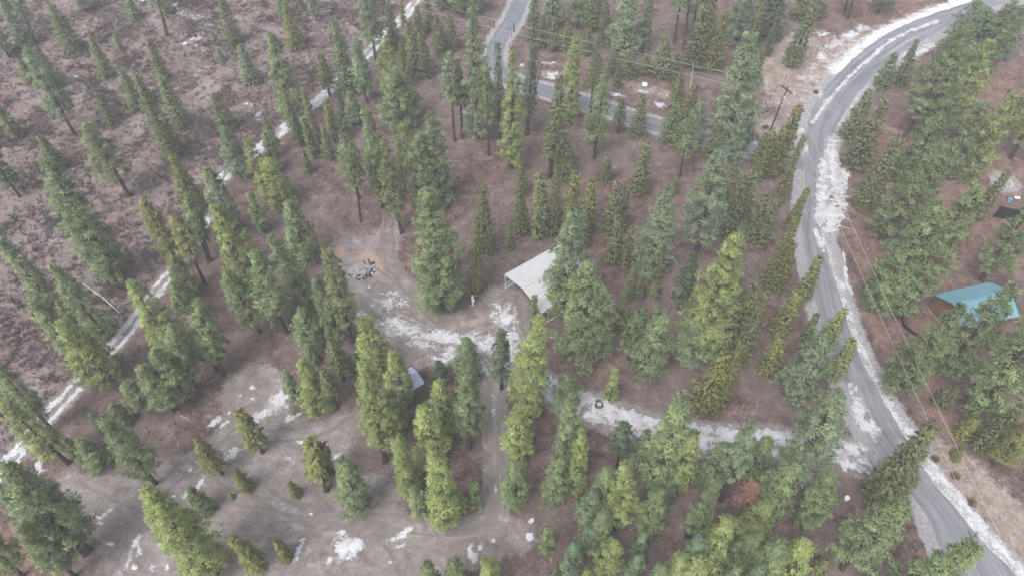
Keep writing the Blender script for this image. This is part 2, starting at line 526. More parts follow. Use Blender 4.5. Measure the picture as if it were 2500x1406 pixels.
    h = n.math('ADD', n.math('MULTIPLY', n_fine, 0.6), n.math('MULTIPLY', n_spk, 0.35))
    n.bump(h, 0.7, 0.18, b)
    return m


M['earth'] = terrain_mat()
g = link("ground", mesh_from("ground", V, Fq, {"zA": ('POINT', 'FLOAT_COLOR', cA), "zB": ('POINT', 'FLOAT_COLOR', cB)}, True), M['earth'])
tag(g, "brown forest floor, brush land and muddy yard under the whole scene", kind='structure')


def grid_sample(field, x, y):
    ix = np.clip(np.searchsorted(gx, x) - 1, 0, nx - 2); iy = np.clip(np.searchsorted(gy, y) - 1, 0, ny - 2)
    return field[iy, ix]


# --- road sheets
def gravel_mat(name, dark, mid, light, snow_amt):
    m, nt, b = new_mat(name, 0.75, 0.3); n = N(nt)
    st = n.attr("st").outputs['Vector']
    mp = n.node("ShaderNodeMapping"); mp.inputs['Scale'].default_value = (1.5, 0.055, 1)
    nt.links.new(st, mp.inputs['Vector'])
    streak = n.noise(mp.outputs[0], 1.0, 4, 0.62, 0.4)
    v = n.coords()
    fine, mid_n = n.noise(v, 5.0, 4, 0.75), n.noise(v, 0.35, 4, 0.6)
    f = n.math('ADD', n.math('MULTIPLY', streak, 0.55), n.math('ADD', n.math('MULTIPLY', fine, 0.25), n.math('MULTIPLY', mid_n, 0.20)))
    c = n.ramp(f, [(0.36, dark), (0.50, mid), (0.66, light)])
    mp2 = n.node("ShaderNodeMapping"); mp2.inputs['Scale'].default_value = (1.1, 0.07, 1); mp2.inputs['Location'].default_value = (7, 3, 0)
    nt.links.new(st, mp2.inputs['Vector'])
    sn = n.math('ADD', n.math('MULTIPLY', n.noise(mp2.outputs[0], 1.0, 5, 0.62, 0.3), 0.7), n.math('MULTIPLY', fine, 0.3))
    c = n.mix(n.math('MULTIPLY', n.step(sn, 0.56, 0.68), snow_amt), c, (0.40, 0.41, 0.44))
    nt.links.new(c, b.inputs['Base Color'])
    n.bump(n.math('ADD', n.math('MULTIPLY', fine, 0.4), streak), 0.35, 0.06, b)
    return m


M['road'] = gravel_mat('road_gravel', (0.070, 0.072, 0.079), (0.120, 0.123, 0.135), (0.190, 0.195, 0.213), 0.45)
M['lane'] = gravel_mat('lane_gravel', (0.066, 0.070, 0.080), (0.100, 0.106, 0.120), (0.150, 0.156, 0.172), 0.2)
M['dirt'] = gravel_mat('dirt_track', (0.092, 0.076, 0.071), (0.129, 0.112, 0.107), (0.190, 0.173, 0.170), 0.55)


def strip(name, left, right, mat, label, lift=0.03, cols=9, ragged=0.25, taper=True):
    n = len(left)
    s = np.concatenate([[0], np.cumsum(np.linalg.norm(np.diff((left + right) / 2, axis=0), axis=1))])
    wd = np.linalg.norm(right - left, axis=1)
    d = (right - left) / wd[:, None]
    j1 = (fbm(s / 1.3, s * 0 + 3.1, 3) - 0.5) * 2 * ragged; j2 = (fbm(s / 1.3, s * 0 + 8.7, 3) - 0.5) * 2 * ragged
    L, R = left + d * j1[:, None], right + d * j2[:, None]
    t = np.linspace(0, 1, cols)
    P = L[:, None, :] * (1 - t)[None, :, None] + R[:, None, :] * t[None, :, None]
    edge = np.where((t == 0) | (t == 1), -0.05, 0.0)
    z = hgt(P[..., 0], P[..., 1]) + lift + edge[None, :]
    V = np.concatenate([P, z[..., None]], 2).reshape(-1, 3)
    st = np.stack([np.broadcast_to(t[None, :] * wd[:, None], (n, cols)), np.broadcast_to(s[:, None], (n, cols)), np.zeros((n, cols))], 2).reshape(-1, 3)
    ix = np.arange(n * cols).reshape(n, cols)
    Fq = np.stack([ix[:-1, :-1], ix[:-1, 1:], ix[1:, 1:], ix[1:, :-1]], 2).reshape(-1, 4)
    me = mesh_from(name, V, Fq, smooth=True)
    a_ = me.attributes.new("st", 'FLOAT_VECTOR', 'POINT'); a_.data.foreach_set("vector", st.astype(np.float32).ravel())
    return tag(link(name, me, mat), label, kind='structure')


def band(name, line, w, mat, label, lift=0.03, cols=7, ragged=0.3):
    L = resample(line, max(20, int(len(line)))); nn = normals2(L)
    return strip(name, L - nn * w / 2, L + nn * w / 2, mat, label, lift, cols, ragged)


strip("road", rl, rr, M['road'], "grey gravel road curving along the right of the woods", 0.035, 13, 0.22)
band("lane", lane_w, 4.2, M['lane'], "narrow grey lane along the fence at the top of the lot", 0.02, 9, 0.35)
band("two_track", track_w, 2.9, M['dirt'], "two rut track through the brush with snow in its ruts", 0.012, 7, 0.3)
band("driveway", drive_w, 3.9, M['dirt'], "dirt driveway with snow leading in from the gravel road", 0.016, 9, 0.4)
band("path", path_w, 2.1, M['dirt'], "grey dirt path running from the driveway to the muddy yard", 0.010, 7, 0.3)

# --- wheel ruts pressed into the yard and the clearing
RUTS = [[(180, 1190), (300, 1250), (480, 1290), (700, 1290), (900, 1270), (1080, 1290), (1205, 1262)], [(250, 1406), (330, 1280), (450, 1180), (520, 1090), (560, 1040), (640, 985)], [(1000, 1420), (960, 1330), (880, 1280), (760, 1250), (640, 1230), (540, 1200), (440, 1130)],
        [(600, 1170), (680, 1230), (780, 1275), (850, 1260), (900, 1200), (920, 1165)], [(420, 1406), (560, 1340), (760, 1310), (940, 1290)], [(700, 1406), (760, 1330), (850, 1270), (950, 1180), (985, 1100)], [(160, 1230), (260, 1300), (330, 1400)],
        [(470, 1120), (600, 1070), (720, 1060), (800, 1040), (850, 1000)], [(860, 720), (930, 765), (1010, 800), (1090, 830), (1170, 850), (1230, 880)], [(905, 660), (960, 700), (1000, 740), (1060, 800), (1120, 815), (1200, 790), (1250, 730)], [(1235, 900), (1265, 850), (1260, 790), (1245, 720)],
        [(1215, 920), (1190, 870), (1130, 840), (1050, 830), (940, 810), (880, 790)], [(948, 520), (945, 580), (955, 640), (990, 690)]]
V, F = [], []
for pts in RUTS:
    L0 = catmull(to_world(pts), 0.45); nn = normals2(L0)
    for sg in (-0.75, 0.75):
        L1 = L0 + nn * sg
        sg_ = np.arange(len(L1)); wv = 0.10 + 0.22 * np.clip(fbm(sg_ / 6.0, np.full(len(L1), sg * 3 + pts[0][0]), 3) * 1.6 - 0.35, 0, 1)
        a_, c_ = L1 - nn * wv[:, None], L1 + nn * wv[:, None]
        o = len(V)
        for i in range(len(L1)):
            for q_ in (a_[i], c_[i]): V.append((q_[0], q_[1], float(hgt(q_[0], q_[1])) + 0.024))
        F += [(o + 2 * i, o + 2 * i + 2, o + 2 * i + 3, o + 2 * i + 1) for i in range(len(L1) - 1)]
M['rut'] = plain('wet_mud', (0.105, 0.088, 0.082), 0.55, 0.4, 0.35, 0.9)
tag(link("wheel_ruts", mesh_from("wheel_ruts", V, F), M['rut']), "dark wet wheel ruts across the muddy yard and clearing", kind='structure')

# --- snow left lying in patches: one thin uneven layer
sx = np.arange(-118, 118.1, 0.15); sy = np.arange(24, 158.1, 0.15)
SX, SY = np.meshgrid(sx, sy)
SF = np.full(SX.shape, -9.0, np.float32)


def win(x0, x1, y0, y1):
    return slice(*np.clip(np.searchsorted(sy, [y0, y1]), 0, len(sy))), slice(*np.clip(np.searchsorted(sx, [x0, x1]), 0, len(sx)))


def snow_blob(px, py, rx, ry, ang=0.0, k=1.0):
    """rx, ry, ang as they show in the photograph; laid out on the ground"""
    c = at(px, py)
    ca, sa_ = math.cos(math.radians(ang)), math.sin(math.radians(ang))
    e1 = at(px + rx * ca, py + rx * sa_)[:2] - c[:2]; e2 = at(px - ry * sa_, py + ry * ca)[:2] - c[:2]
    Mi = np.linalg.inv(np.stack([e1, e2], 1))
    r = 1.8 * (np.linalg.norm(e1) + np.linalg.norm(e2))
    w = win(c[0] - r, c[0] + r, c[1] - r, c[1] + r)
    qx, qy = SX[w] - c[0], SY[w] - c[1]
    u = Mi[0, 0] * qx + Mi[0, 1] * qy; v_ = Mi[1, 0] * qx + Mi[1, 1] * qy
    SF[w] = np.maximum(SF[w], (1 - np.hypot(u, v_)) * k)


def snow_line(L, w, k=1.0):
    for p in L:
        ww = win(p[0] - w * 2, p[0] + w * 2, p[1] - w * 2, p[1] + w * 2)
        SF[ww] = np.maximum(SF[ww], (1 - np.hypot(SX[ww] - p[0], SY[ww] - p[1]) / w) * k)


tn = normals2(track_w)
for sgn in (-1, 1):
    ln = resample(track_w + tn * 0.72 * sgn, 700)
    dd = fbm(np.arange(700) / 22.0, np.full(700, 4.0 + sgn), 3)
    keep = dd > (0.24 if sgn < 0 else 0.30)
    snow_line(ln[keep], 0.54, 1.1)
for a, b in (((-60, 1215), (60, 1085)), ((640, 362), (800, 225)), ((930, 95), (1000, 25))):   # where the whole track is white
    A, B = to_world([a, b]); snow_line(np.linspace(A, B, 60), 1.15, 0.75)
for pts, wpx in (([(1984, 300), (2020, 249), (2078, 184), (2119, 147), (2188, 92), (2290, 50)], 0.5), ([(2228, 136), (2276, 108)], 1.3), ([(1990, 560), (2012, 610)], 0.7),
                 ([(2058, 610), (2066, 680), (2080, 720)], 0.3), ([(2085, 800), (2110, 860), (2140, 930)], 0.25), ([(2215, 1050), (2262, 1110), (2300, 1170), (2380, 1265), (2450, 1345), (2520, 1420)], 0.75), ([(2080, 960), (2110, 1030), (2130, 1060)], 1.2)):
    snow_line(catmull(to_world(pts), 0.3), wpx, 0.9)
for a, b in (((2032, 345), (2040, 480)), ((2040, 480), (2026, 560)), ((2015, 400), (2010, 540)), ((2055, 420), (2052, 520))):
    A, B = to_world([a, b]); snow_line(np.linspace(A, B, 50), 1.35, 0.8)
dl = resample(drive_w, 300)
dn = normals2(dl)
for off in (-1.1, -0.1, 1.0):
    kk = fbm(np.arange(300) / 14.0, np.full(300, off * 3), 3) > 0.36
    snow_line((dl + dn * off)[kk], 0.95, 0.8)
BLOBS = [(950, 738, 46, 28, 10, .6), (890, 775, 26, 10, 25, .7), (915, 800, 10, 22, -10, .7), (872, 786, 12, 9, 0, .9), (985, 800, 56, 24, 12, .9), (1085, 822, 90, 19, 2, 1), (1020, 836, 45, 10, 0, .8), (1110, 860, 38, 26, -20, .7), (1230, 772, 28, 40, -15, .9),
         (1248, 820, 20, 50, -8, .6), (1190, 846, 66, 26, 12, .8), (1235, 892, 26, 40, -10, .7), (1075, 881, 26, 8, 25, .8), (1180, 900, 25, 22, 20, .7),
         (676, 985, 26, 26, -40, .95), (640, 1012, 44, 13, -30, .9), (690, 965, 16, 14, 0, .8), (705, 1022, 20, 7, -25, .8), (522, 1030, 20, 8, -40, .7), (548, 1035, 18, 5, -40, .7), (570, 1108, 26, 13, -35, .9), (738, 1080, 26, 8, 15, .9), (585, 965, 8, 5, 0, .9), (617, 946, 8, 6, 0, .9), (618, 972, 7, 6, 0, .8), (560, 1008, 8, 4, -30, .7),
         (465, 1146, 5, 11, 25, .8), (800, 1090, 18, 7, 30, .6), (822, 1115, 10, 10, 0, .6), (705, 1120, 14, 9, 20, .5),
         (843, 1338, 44, 34, -35, 1.15), (836, 1300, 12, 9, 0, .9), (806, 1368, 20, 10, -30, .7), (985, 1300, 34, 10, -45, .9), (958, 1318, 14, 7, -20, .8), (972, 1333, 24, 7, -15, .8), (954, 1372, 18, 9, 0, .9), (726, 1348, 9, 26, 15, .9), (650, 1366, 5, 14, 0, .9), (1150, 1342, 8, 22, 15, .8), (1158, 1362, 9, 14, 0, .8), (1174, 1334, 10, 8, -50, .8), (1204, 1320, 7, 6, 0, .9), (1210, 1190, 7, 20, 0, .8), (760, 1255, 7, 4, 20, .9), (735, 1318, 12, 6, 0, .6),
         (331, 1328, 16, 36, 35, 1.0), (345, 1350, 14, 12, 0, .8), (424, 1213, 8, 8, 0, .9), (455, 1208, 9, 18, 40, .9), (487, 1186, 6, 28, 32, .9), (312, 1374, 8, 22, 25, .8), (372, 1388, 9, 18, 10, .9), (330, 1386, 8, 8, 0, .9), (408, 1385, 5, 16, 10, .7), (270, 1244, 12, 5, -20, .8), (256, 1256, 6, 4, 0, .8), (240, 1262, 14, 4, 20, .7), (250, 1280, 16, 4, 20, .7), (274, 1329, 12, 4, 10, .7), (296, 1208, 6, 4, 40, .7), (390, 1330, 5, 14, 30, .6), (95, 1140, 12, 16, 0, .5),
         (470, 42, 62, 12, 27, 1.0), (425, 16, 26, 8, 15, .9), (476, 96, 16, 6, -10, .7), (452, 106, 7, 4, 0, .9), (480, 112, 8, 6, 0, .6), (625, 118, 10, 5, 0, .9), (163, 170, 12, 3, 0, .8), (183, 188, 14, 5, 0, .8), (630, 288, 12, 12, 0, .7), (345, 2, 12, 3, 0, .7), (600, 255, 20, 5, 0, .5),
         (1346, 184, 28, 10, 14, 1.0), (1340, 155, 16, 4, 5, .7), (1275, 160, 8, 5, 30, .8), (1569, 224, 13, 4, 0, 1), (1508, 232, 16, 5, 12, .8), (1612, 256, 18, 7, 10, .8), (1632, 236, 6, 8, 0, .6), (1806, 300, 20, 7, 15, .8), (1866, 304, 18, 6, -5, .9),
         (2085, 85, 50, 14, -30, 1), (2035, 108, 26, 12, -25, .8), (2006, 138, 15, 12, 0, .9), (2015, 84, 22, 6, 0, .6), (1962, 191, 12, 7, 0, .9), (1956, 318, 9, 9, 0, 1), (1885, 305, 18, 4, 0, .6), (1968, 366, 6, 8, 0, .9), (2002, 232, 8, 12, 10, .7), (2250, 32, 30, 4, -20, .6), (1300, 30, 3, 2, 0, .1),
         (2470, 452, 12, 10, 0, .7), (2426, 440, 8, 12, 0, .7), (2440, 432, 12, 4, 0, .6), (1205, 1005, 5, 30, 0, .4), (2100, 1090, 22, 12, 20, .9), (1175, 690, 6, 8, 0, .6)]
for b_ in BLOBS:
    snow_blob(*b_)
nz = fbm(SX / 1.5, SY / 1.5, 5, 0.62) - 0.5
nz2 = fbm(SX / 0.55, SY / 0.55, 3, 0.8) - 0.5
fld = SF + nz * 1.5 + nz2 * 1.5 - 0.12
cell = (fld[:-1, :-1] > -0.30) & (SF[:-1, :-1] > -0.6)
iy_, ix_ = np.nonzero(cell)
W = len(sx)
q = np.stack([iy_ * W + ix_, iy_ * W + ix_ + 1, (iy_ + 1) * W + ix_ + 1, (iy_ + 1) * W + ix_], 1)
u, inv = np.unique(q, return_inverse=True)
vx, vy = SX.ravel()[u], SY.ravel()[u]
vz = hgt(vx, vy) + 0.042 + 0.05 * np.clip(fld.ravel()[u] * 1.2, 0, 1)
edge_v = np.clip(fld.ravel()[u], -1, 1)


def snow_mat():
    m, nt, b = new_mat('snow', 0.85, 0.25); n = N(nt)
    v = n.coords()
    fine = n.noise(v, 4.5, 5, 0.75)
    f = n.math('ADD', n.math('MULTIPLY', n.noise(v, 0.7, 5, 0.65), 0.5), n.math('MULTIPLY', fine, 0.5))
    c = n.ramp(f, [(0.38, (0.19, 0.175, 0.17)), (0.46, (0.28, 0.275, 0.285)), (0.55, (0.36, 0.365, 0.385)), (0.66, (0.42, 0.43, 0.46))])
    nt.links.new(c, b.inputs['Base Color'])
    n.bump(f, 0.6, 0.08, b)
    # thin melting snow: it breaks up towards its rims and the wet earth shows between the grains
    spk = n.noise(v, 9.0, 3, 0.8)
    al = n.math('ADD', n.math('MULTIPLY', n.attr("melt").outputs['Fac'], 1.15), n.math('ADD', n.math('MULTIPLY', n.math('SUBTRACT', fine, 0.5), 1.7), n.math('MULTIPLY', n.math('SUBTRACT', spk, 0.5), 1.2)))
    tr = n.node("ShaderNodeBsdfTransparent"); mx = n.node("ShaderNodeMixShader")
    nt.links.new(n.math('MULTIPLY', n.step(al, -0.12, 0.42), 0.96), mx.inputs[0]); nt.links.new(tr.outputs[0], mx.inputs[1]); nt.links.new(b.outputs[0], mx.inputs[2])
    nt.links.new(mx.outputs[0], nt.nodes['Material Output'].inputs['Surface'])
    return m


M['snow'] = snow_mat()
sn_o = link("snow", mesh_from("snow", np.stack([vx, vy, vz], 1), inv.reshape(-1, 4), {"melt": ('POINT', 'FLOAT', edge_v)}, True), M['snow'])
tag(sn_o, "thin leftover snow lying in patches on track, yard and road edges", kind='stuff')

# frozen puddles on the muddy ground
mp_, nt_, b_ = new_mat('puddle_ice', 0.12, 0.5)
n_ = N(nt_)
nt_.links.new(n_.ramp(n_.noise(n_.coords(), 1.5, 4), [(0.35, (0.28, 0.30, 0.34)), (0.65, (0.40, 0.42, 0.47))]), b_.inputs['Base Color'])
for (px, py, rx, ry) in ((1293, 1310, 11, 8), (1297, 1271, 6, 7)):
    c = at(px, py); k = 26
    ring = []
    for i in range(k):
        t = 2 * math.pi * i / k
        rr_ = 1 + 0.22 * math.sin(2 * t + px) + 0.12 * math.sin(5 * t)
        p = at(px + rx * rr_ * math.cos(t), py + ry * rr_ * math.sin(t))
        ring.append((p[0], p[1], float(hgt(*c[:2])) + 0.05))
    o = link("puddle", mesh_from("puddle", [(c[0], c[1], ring[0][2] + .004)] + ring, [(0, i + 1, (i + 1) % k + 1) for i in range(k)]), mp_)
    tag(o, "larger pale frozen puddle on the mud" if rx > 8 else "smaller pale frozen puddle on the mud", kind='structure')


# --- low growth: clumps of thin stalks, one object for each kind
def scatter(name, label, n, box, fmask, mat, blades, h, r, w, vbias=0.0):
    X = rng.uniform(box[0], box[1], n * 6); Y = rng.uniform(box[2], box[3], n * 6)
    p = fmask(X, Y); k = rng.random(n * 6) < p
    X, Y = X[k][:n], Y[k][:n]; n = len(X)
    s = rng.uniform(0.6, 1.3, n) * np.clip(0.5 + fbm(X / 5, Y / 5, 3), 0.6, 1.4)
    val = np.clip(fbm(X / 7 + 5, Y / 7, 3) * 0.9 + rng.normal(0, 0.13, n) + vbias, 0, 1)
    ang = rng.uniform(0, 2 * np.pi, (n, blades)); rad = np.sqrt(rng.random((n, blades))) * r * s[:, None]
    tilt = rng.uniform(0.2, 1.1, (n, blades)); ln = rng.uniform(0.5, 1.1, (n, blades)) * h * s[:, None]
    bx = X[:, None] + np.cos(ang) * rad * 0.5; by = Y[:, None] + np.sin(ang) * rad * 0.5
    bz = hgt(bx, by)
    tx, ty, tz = bx + np.cos(ang) * np.sin(tilt) * ln, by + np.sin(ang) * np.sin(tilt) * ln, bz + np.cos(tilt) * ln + 0.02
    a2 = rng.uniform(0, 2 * np.pi, (n, blades)); ox, oy = np.cos(a2) * w * s[:, None], np.sin(a2) * w * s[:, None]
    V = np.stack([np.stack([bx - ox, by - oy, bz], -1), np.stack([bx + ox, by + oy, bz], -1), np.stack([tx, ty, tz], -1)], 2).reshape(-1, 3)
    Ft = np.arange(len(V)).reshape(-1, 3)
    vv = np.clip(np.repeat(val, blades) + rng.normal(0, 0.08, n * blades), 0, 1)
    o = link(name, mesh_from(name, V, Ft, {"v": ('FACE', 'FLOAT', vv)}), mat)
    return tag(o, label, kind='stuff')


clear = 1 - np.clip(np.maximum.reduce([gravel, mud, near_line(track_w, 1.4, 0.8)]) * 1.5, 0, 1)
lump = np.clip((fbm(GX / 4.5, GY / 4.5, 4) - 0.42) * 6, 0, 1)
scatter("brush", "low purple brown brush covering the open ground left of the two rut track", 34000, (-130, 0, 26, 160), lambda x, y: grid_sample(scrub * clear * (0.15 + 0.85 * lump), x, y), M['brush'], 9, 0.55, 0.5, 0.05)
scatter("grass", "dry tan grass on the roadside and fence strip", 6000, (-5, 120, 26, 160), lambda x, y: grid_sample(np.clip(tan, 0, 1) * (1 - gravel), x, y), M['dry_grass'], 7, 0.4, 0.35, 0.03)
scatter("undergrowth", "brown undergrowth and needle litter under the trees", 26000, (-90, 120, 26, 160), lambda x, y: grid_sample((1 - scrub) * clear * (1 - tan) * (0.1 + 0.9 * lump), x, y), M['litter'], 7, 0.30, 0.45, 0.04)

# fallen sticks, pale and grey
nst = 1800
X = rng.uniform(-110, 110, nst * 3); Y = rng.uniform(26, 150, nst * 3)
kk = rng.random(nst * 3) < grid_sample(clear, X, Y); X, Y = X[kk][:nst], Y[kk][:nst]
mb = MB()
for x, y in zip(X, Y):
    a_ = rng.uniform(0, 6.28); L_ = rng.uniform(.3, 1.2); z = float(hgt(x, y))
    mb.tube((x, y, z + .05), (x + math.cos(a_) * L_, y + math.sin(a_) * L_, float(hgt(x + math.cos(a_) * L_, y + math.sin(a_) * L_)) + rng.uniform(.03, .25)), rng.uniform(.025, .05), .015, 3)
tag(mb.build("fallen_twigs", M['old_wood']), "grey and pale fallen twigs strewn over brush land and forest floor", kind='stuff')

# ------------------------------------------------------------------ trees
TONES = {  # needle colours
    'g': (0.115, 0.150, 0.070), 'b': (0.104, 0.146, 0.083), 'y': (0.158, 0.190, 0.070), 'o': (0.118, 0.133, 0.062), 'd': (0.070, 0.098, 0.055), 'l': (0.135, 0.142, 0.050), 'w': (0.125, 0.162, 0.092)}
TONE_WORD = {'g': 'green', 'b': 'bluish green', 'y': 'yellow green', 'o': 'olive', 'd': 'dark green', 'l': 'yellowing', 'w': 'pale green'}


def rot_about(v, axis, a):
    """rodrigues on arrays"""
    ca, sa = np.cos(a)[:, None], np.sin(a)[:, None]
    return v * ca + np.cross(axis, v) * sa + axis * (axis * v).sum(1)[:, None] * (1 - ca)


def blades_mesh(C, D, ln, wd, val, nb, r, spread):
    """nb thin triangles bursting from each centre C, leaning towards D"""
    n = len(C)
    d = r.normal(size=(n, nb, 3)); d /= np.linalg.norm(d, axis=2)[..., None]
    d = d + D[:, None, :] * spread; d /= np.linalg.norm(d, axis=2)[..., None] + 1e-9
    L = ln[:, None] * r.uniform(0.75, 1.15, (n, nb))
    s = np.cross(d, r.normal(size=(n, nb, 3))); s /= np.linalg.norm(s, axis=2)[..., None] + 1e-9
    s *= (wd * r.uniform(0.7, 1.2, (n, nb)))[..., None]
    c = C[:, None, :] + d * (L * 0.08)[..., None]
    tip = c + d * L[..., None]
    mid = c + d * (L * 0.62)[..., None]
    gn = np.cross(s, d); up = D[:, None, :] * 0.35 + d * 0.75 + np.array([0, 0, 0.6])
    s = np.where((gn * up).sum(-1, keepdims=True) < 0, -s, s)
    NV = np.repeat((up / np.linalg.norm(up, axis=2)[..., None]).reshape(-1, 3), 4, axis=0)
    V = np.stack([mid - s, c, mid + s, tip], 2).reshape(-1, 3)      # a kite: narrow foot, broad shoulder, pointed tip
    F = np.arange(len(V)).reshape(-1, 4)
    v = np.repeat(val, nb) * r.uniform(0.85, 1.15, n * nb)
    return V, F, v, NV


def limb_tubes(polys, radii, k=3):
    V, F = [], []
    for P, R in zip(polys, radii):
        n = len(P); o = len(V)
        d = P[-1] - P[0]; d = d / (np.linalg.norm(d) + 1e-9)
        a = np.cross(d, (0, 0, 1) if abs(d[2]) < .9 else (1, 0, 0)); a /= np.linalg.norm(a); b = np.cross(d, a)
        for p, r_ in zip(P, R):
            for i in range(k):
                t = 2 * math.pi * i / k
                V.append(p + (a * math.cos(t) + b * math.sin(t)) * r_)
        for j in range(n - 1):
            for i in range(k):
                F.append((o + j * k + i, o + j * k + (i + 1) % k, o + (j + 1) * k + (i + 1) % k, o + (j + 1) * k + i))
    return V, F


def make_proto(kind, H, asp, cs, seed):
    r = np.random.default_rng(seed)
    R = asp * H / 2
    z0 = cs * H
    small = H < 8
    # trunk with a slight sweep
    nz_ = 10
    tz = np.linspace(0, 1, nz_)
    swx, swy = r.normal(0, 0.006 * H, 2)
    cen = lambda t: np.stack([swx * np.sin(t * 3.1) + 0 * t, swy * np.sin(t * 2.3) + 0 * t, t * H], -1)
    r0 = 0.0135 * H + 0.05
    polys, radii = [cen(tz)], [np.maximum(r0 * (1 - tz) ** 0.8, 0.02) * np.where(tz < .05, 1.25, 1)]
    V, F = limb_tubes(polys, radii, 8)
    # limbs
    sp = {'p': 0.62, 'f': 0.40, 'd': 0.7}[kind] * (0.62 if small else (0.8 if H < 13 else 1.0))
    zs = np.arange(z0, H * 0.985, sp)
    BL = []
    lp, lr = [], []
    C, D, LN, VAL = [], [], [], []
    az = r.uniform(0, 6.28)
    lop = r.uniform(0, 6.28); lopk = r.uniform(0.0, 0.28)
    for z in zs:
        t = (z - z0) / (H - z0)
        nb = r.integers(4, 6) if kind == 'p' else r.integers(4, 7)
        for b in range(nb):
            az += 2.399 + r.normal(0, 0.25)
            zz = z + r.uniform(-.4, .4) * sp
            if kind == 'p':
                prof = (0.66 + 0.34 * min(1, t / 0.22)) * max(0.06, 1 - t) ** 0.74
                L = R * prof * r.uniform(0.62, 1.14)
                el = -0.22 + 0.95 * t + r.normal(0, 0.12)
            else:
                prof = (0.75 + 0.25 * min(1, t / 0.12)) * max(0.05, 1 - t) ** 0.88
                L = R * prof * r.uniform(0.65, 1.15)
                el = -0.35 + 0.85 * t + r.normal(0, 0.10)
            L *= 1 + lopk * math.cos(az - lop)
            if r.random() < 0.06: continue
            L = max(L, 0.16 if small else 0.3)
            dh = np.array([math.cos(az), math.sin(az), 0]); side = np.array([-dh[1], dh[0], 0])
            p0 = cen(np.array([zz / H]))[0]
            curl = 0.30 if kind == 'p' else 0.16
            fn = lambda s: p0 + dh * (L * s * math.cos(el)) + np.array([0, 0, 1]) * (L * (s * math.sin(el) + curl * s * s))
            lp.append(np.array([fn(0.0), fn(0.5), fn(0.92)])); lr.append(np.array([0.025 + 0.017 * L, 0.016 + 0.010 * L, 0.010]))
            bv = r.uniform(0.86, 1.14)
            if kind == 'p':
                nsub = max(1, int(L * (1.3 if not small else 3.0) + 0.6))
                for q in range(nsub):
                    s = 1.0 if q == 0 else r.uniform(0.38, 1.0)
                    lat = 0 if q == 0 else r.uniform(-.38, .38) * L * (1.15 - 0.5 * s)
                    c0 = fn(s) + side * lat
                    cv = bv * r.uniform(0.68, 1.32)
                    nt_ = r.integers(3, 6)
                    rad = min(0.36, 0.16 + 0.09 * L) * (0.6 if small else 1)
                    off = r.normal(size=(nt_, 3)) * rad * np.array([.75, .75, .5])
                    for o in off:
                        C.append(c0 + o); dd = dh * 0.6 + np.array([0, 0, 0.55]) + o * 0.8; D.append(dd / np.linalg.norm(dd))
                        LN.append((0.40 if not small else 0.22) * r.uniform(.8, 1.2)); VAL.append(cv)
            else:
                m = int(8 * L + 3) if not small else int(18 * L + 4)
                s = r.uniform(0.10, 1.0, m) ** 0.8
                sg = r.choice([-1, 1], m)
                for si, g_ in zip(s, sg):
                    lat = g_ * r.uniform(0, .26) * L * (1.1 - si * .8)
                    C.append(fn(si) + side * lat + np.array([0, 0, r.normal(0, .05)]))
                    dd = dh * 0.75 + side * g_ * 0.8 + np.array([0, 0, r.normal(-.05, .25)]); D.append(dd / np.linalg.norm(dd))
                    LN.append((0.42 if not small else 0.24) * r.uniform(.7, 1.2)); VAL.append(bv * r.uniform(0.75, 1.25))
    # dead stubs below the crown
    if cs > 0.2:
        for i in range(int((z0 - 1.5) / 0.8)):
            z = r.uniform(1.5, z0); a = r.uniform(0, 6.28); L = r.uniform(.4, 1.3)
            p = cen(np.array([z / H]))[0]; e = p + np.array([math.cos(a) * L, math.sin(a) * L, r.uniform(-.15, .1)])
            lp.append(np.array([p, e])); lr.append(np.array([0.03, 0.01]))
    v2, f2 = limb_tubes(lp, lr, 3)
    o = len(V)
    V = V + v2; F = F + [tuple(i + o for i in f) for f in f2]
    F.append(tuple(range(8))[::-1])
    tm = mesh_from("trunk", V, F, smooth=False); tm.materials.append(M['bark'])
    # leader
    for q in range(6):
        C.append(cen(np.array([0.965 + 0.006 * q]))[0]); D.append(np.array([0, 0, 1.])); LN.append(0.3 if not small else .2); VAL.append(1.1)
    C, D, LN, VAL = np.array(C), np.array(D), np.array(LN), np.array(VAL)
    if kind == 'p':
        BV, BF, bv_, NV = blades_mesh(C, D, LN * 1.1, 0.048 if not small else .032, VAL, 12, r, 0.7)
    else:
        BV, BF, bv_, NV = blades_mesh(C, D, LN, 0.066 if not small else .04, VAL, 2, r, 2.2)
    cm = mesh_from("crown", BV, BF, {"v": ('FACE', 'FLOAT', bv_)}); cm.materials.append(M['needles'])
    cm.polygons.foreach_set("use_smooth", np.ones(len(cm.polygons), bool))
    cm.normals_split_custom_set_from_vertices(NV.astype(np.float32))
    ro = np.hypot(C[:, 0] - swx * .5, C[:, 1] - swy * .5)
    R = float(np.percentile(ro, 96)) + 0.12
    return dict(H=H, R=R, trunk=tm, crown=cm)


PROTO = {}


def proto(kind, h, asp, cs, k):
    H = 5.0 if h < 7 else (10.0 if h < 13.5 else (17.0 if h < 20.5 else 25.0))
    al = {'p': (.22, .32, .46), 'f': (.16, .24, .36)}[kind]
    cl = (.07, .25, .46) if H > 7 else (.06,)
    a = min(al, key=lambda q: abs(q - asp)); c = min(cl, key=lambda q: abs(q - cs))
    key = (kind, H, a, c, k % (2 if H > 7 else 2))
    if key not in PROTO:
        PROTO[key] = make_proto(kind, H, a, c, abs(hash((H, a, c, k % 2, 7 if kind == 'p' else 3))) % 99991)
    return PROTO[key]


